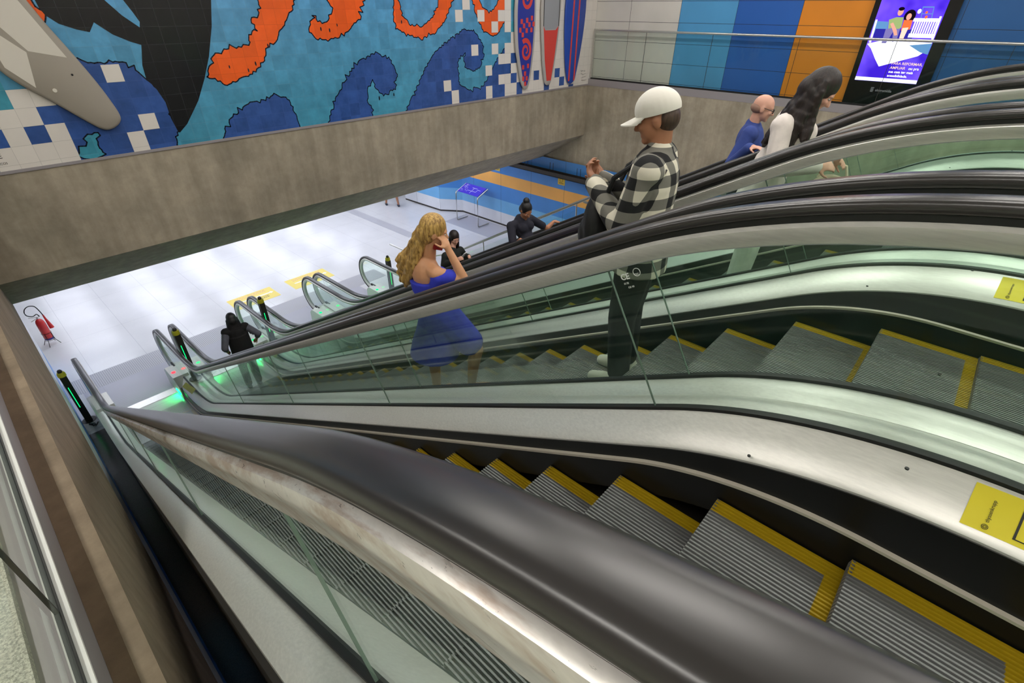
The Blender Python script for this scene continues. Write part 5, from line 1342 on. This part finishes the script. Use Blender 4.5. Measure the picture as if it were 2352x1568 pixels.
for q in (-1, 1):
    b.tube([p.hp(0.034 * q + 0.024 * math.cos(t_), 0.098, 0.004 + 0.019 * math.sin(t_)) - p.base for t_ in [2 * math.pi * k / 16 for k in range(17)]], 0.0025, 6); b.tube([p.hp(0.058 * q, 0.097, 0.008) - p.base, p.hp(0.080 * q, 0.0, 0.01) - p.base], 0.0025, 6)
b.tube([p.hp(-0.010, 0.102, 0.008) - p.base, p.hp(0.010, 0.102, 0.008) - p.base], 0.0025, 6); link('glasses', b.mesh('glasses', M['black']), p.root)

# 5 woman with a hair bun
ty_, tz_ = TREAD(PH[3], 9)
p = Person('woman with a hair bun and navy shirt looking down on the farthest escalator', (5.42, 4.52, tz_), (-0.2, -0.98), 1.64, 'brown',
    dict(hd=(5.40, 4.63, -0.93), nec=(5.42, 4.70, -1.06), shR=(5.22, 4.76, -1.15), shL=(5.60, 4.72, -1.13), che=(5.42, 4.70, -1.22), wai=(5.42, 4.62, -1.38), elR=(5.10, 4.60, -1.40), haR=(4.98, 4.36, -1.185), elL=(5.90, 4.62, -1.34), haL=(6.12, 4.66, -1.30)), gaze=(0.0, 1, -0.7))
p.body(True, {'R': dict(d=(-0.2, -0.8, -0.1), pn=(0, 0, -1), curl=0.55, thumb=-1), 'L': dict(d=(0.6, -0.5, -0.1), pn=(0, 0, -1), curl=0.55, thumb=1)})
p.top(cloth('navy', (30, 30, 44)), 0.018, 0.36, True, 't_shirt', 0.07); p.trousers(cloth('dark_jeans', (34, 36, 48))); p.shoes(mat('shoe_grey', (70, 70, 74), 0.5))
b = MB(); scalp(p, b, 0.012); ball(b, p.hp(0, -0.075, 0.115), (0.052, 0.05, 0.055)); p.put(b, 'hair', HAIR['black'], 0.007, 3)
b = MB(); b.tube([p.J['nec'] + V((0.07 * math.cos(t_) , 0.07 * math.sin(t_) - 0.02, -0.01 - 0.06 * (1 - math.sin(t_)))) - p.base for t_ in [2 * math.pi * k / 24 for k in range(25)]], 0.0025, 5); link('necklace', b.mesh('necklace', M['strip']), p.root)

# 6 dark haired rider half hidden by the blond woman
ty_, tz_ = TREAD(PH[3], 14)
p = Person('dark haired person in black on the farthest escalator, half hidden behind the blond woman', (5.34, 6.24, tz_), (0.0, -1.0), 1.66, 'fair',
    dict(hd=(5.40, 6.25, -1.80), haR=(5.16, 5.96, -2.05), elR=(5.10, 6.22, -2.20), elL=(5.60, 6.22, -2.20), haL=(5.46, 5.96, -2.08)), gaze=(0.3, 1, -0.4))
p.body(True, {q: dict(curl=0.6) for q in 'LR'}, 0.0085)
p.top(cloth('black_top', (24, 28, 24)), 0.02, 0.9, True, 'top', 0.08); p.trousers(cloth('black_jeans', (26, 26, 30))); p.shoes(mat('shoe_black', (24, 24, 26), 0.5))
b = MB(); scalp(p, b, 0.02)
for i in range(16):
    a = -1.4 + 2.8 * i / 15; x = math.sin(a); st_ = p.hp(0.082 * x, -0.075 * math.cos(a), 0.0); strands(b, p, [[st_, st_ + V((0, 0, -0.12)) - p.f * 0.01, st_ + V((0, 0, -0.26)) - p.f * 0.02]], 0.024, 0.02)
p.put(b, 'hair', HAIR['dark'], 0.009, 2)
ph = MB(); ph.box((-0.035, -0.006, -0.07), (0.035, 0.006, 0.07)); t = thing('phone', 'pale phone in the hands of the dark haired person in black', 'phone', (5.27, 5.885, -1.97), 0.0); t.rotation_euler = (0.7, 0, 0.1)
link('phone_body', ph.mesh('phone_body', mat('phone_white', (220, 220, 224), 0.4)), t)
ph = MB(); ph.box((-0.031, 0.006, -0.064), (0.031, 0.0068, 0.064)); link('screen', ph.mesh('screen', M['black']), t)

# 7 long black hair, walking off the lower landing
p = Person('person with very long black hair seen from behind at the foot of the second escalator', (2.40, 9.18, LOWER), (0.12, 1.0), 1.64, 'brown',
    dict(elL=(2.10, 9.12, -3.80), haL=(2.16, 9.30, -3.98), elR=(2.72, 9.05, -3.72), haR=(2.72, 9.24, -3.92)), gaze=(0, 1, -0.3), lean=0.08)
p.body(True, {q: dict(curl=0.6) for q in 'LR'}, 0.0085)
p.top(cloth('grey_sleeve', (86, 88, 98)), 0.022, 0.72, True, 'shirt', 0.08)
b = MB(); p.torso(b, 0.03, True); loft(b, [(p.J['che'], 0.19, 0.145), (p.J['pel'], 0.20, 0.16), (p.J['pel'] - V((0, 0, 0.25)), 0.215, 0.17)], (p.tx, p.ty, V((0, 0, 1)))); p.put(b, 'vest', cloth('black_vest', (12, 12, 14)), 0.009)
p.trousers(cloth('black_leggings', (18, 18, 22))); p.shoes(mat('shoe_black2', (28, 28, 30), 0.5))
b = MB(); scalp(p, b, 0.022)
for i in range(24):
    a = -1.45 + 2.9 * i / 23; x = math.sin(a); st_ = p.hp(0.085 * x, -0.08 * math.cos(a), 0.0)
    pts = [st_, st_ + V((0, 0, -0.18)) - p.f * 0.04 + p.r * 0.03 * x, st_ + V((0, 0, -0.40)) - p.f * 0.07 + p.r * 0.07 * x, st_ + V((0, 0, -0.62)) - p.f * 0.085 + p.r * 0.08 * x, st_ + V((0, 0, -0.76)) - p.f * 0.08 + p.r * 0.07 * x]
    strands(b, p, [pts], 0.027, 0.024)
p.put(b, 'hair', HAIR['black'], 0.009, 2)

# 8 walker in the lower hall, only the calves show under the beam
p = Person('bare legged walker in dark sneakers in the lower hall, only the calves showing', (11.03, 16.26, LOWER), (0.45, 0.9), 1.70, 'brown',
    dict(anL=(10.90, 16.50, LOWER + 0.085), anR=(11.12, 16.02, LOWER + 0.085), knL=(10.93, 16.46, LOWER + 0.50), knR=(11.12, 16.12, LOWER + 0.50)))
p.body(False, None, 0.0085); p.top(cloth('grey_tee', (120, 124, 130)), 0.02, 0.36, False, 't_shirt')
b = MB(); ball(b, p.J['pel'], (0.19, 0.145, 0.14))
for q in 'LR': cap(b, p.J['hip' + q], p.J['hip' + q].lerp(p.J['kn' + q], 0.8), 0.115, 0.095)
p.put(b, 'shorts', cloth('shorts', (44, 46, 58)), 0.009); p.shoes(mat('sneaker_dark', (38, 44, 56), 0.5), 0.012)
b = MB(); scalp(p, b, 0.008); p.put(b, 'hair', HAIR['dark'], 0.009)
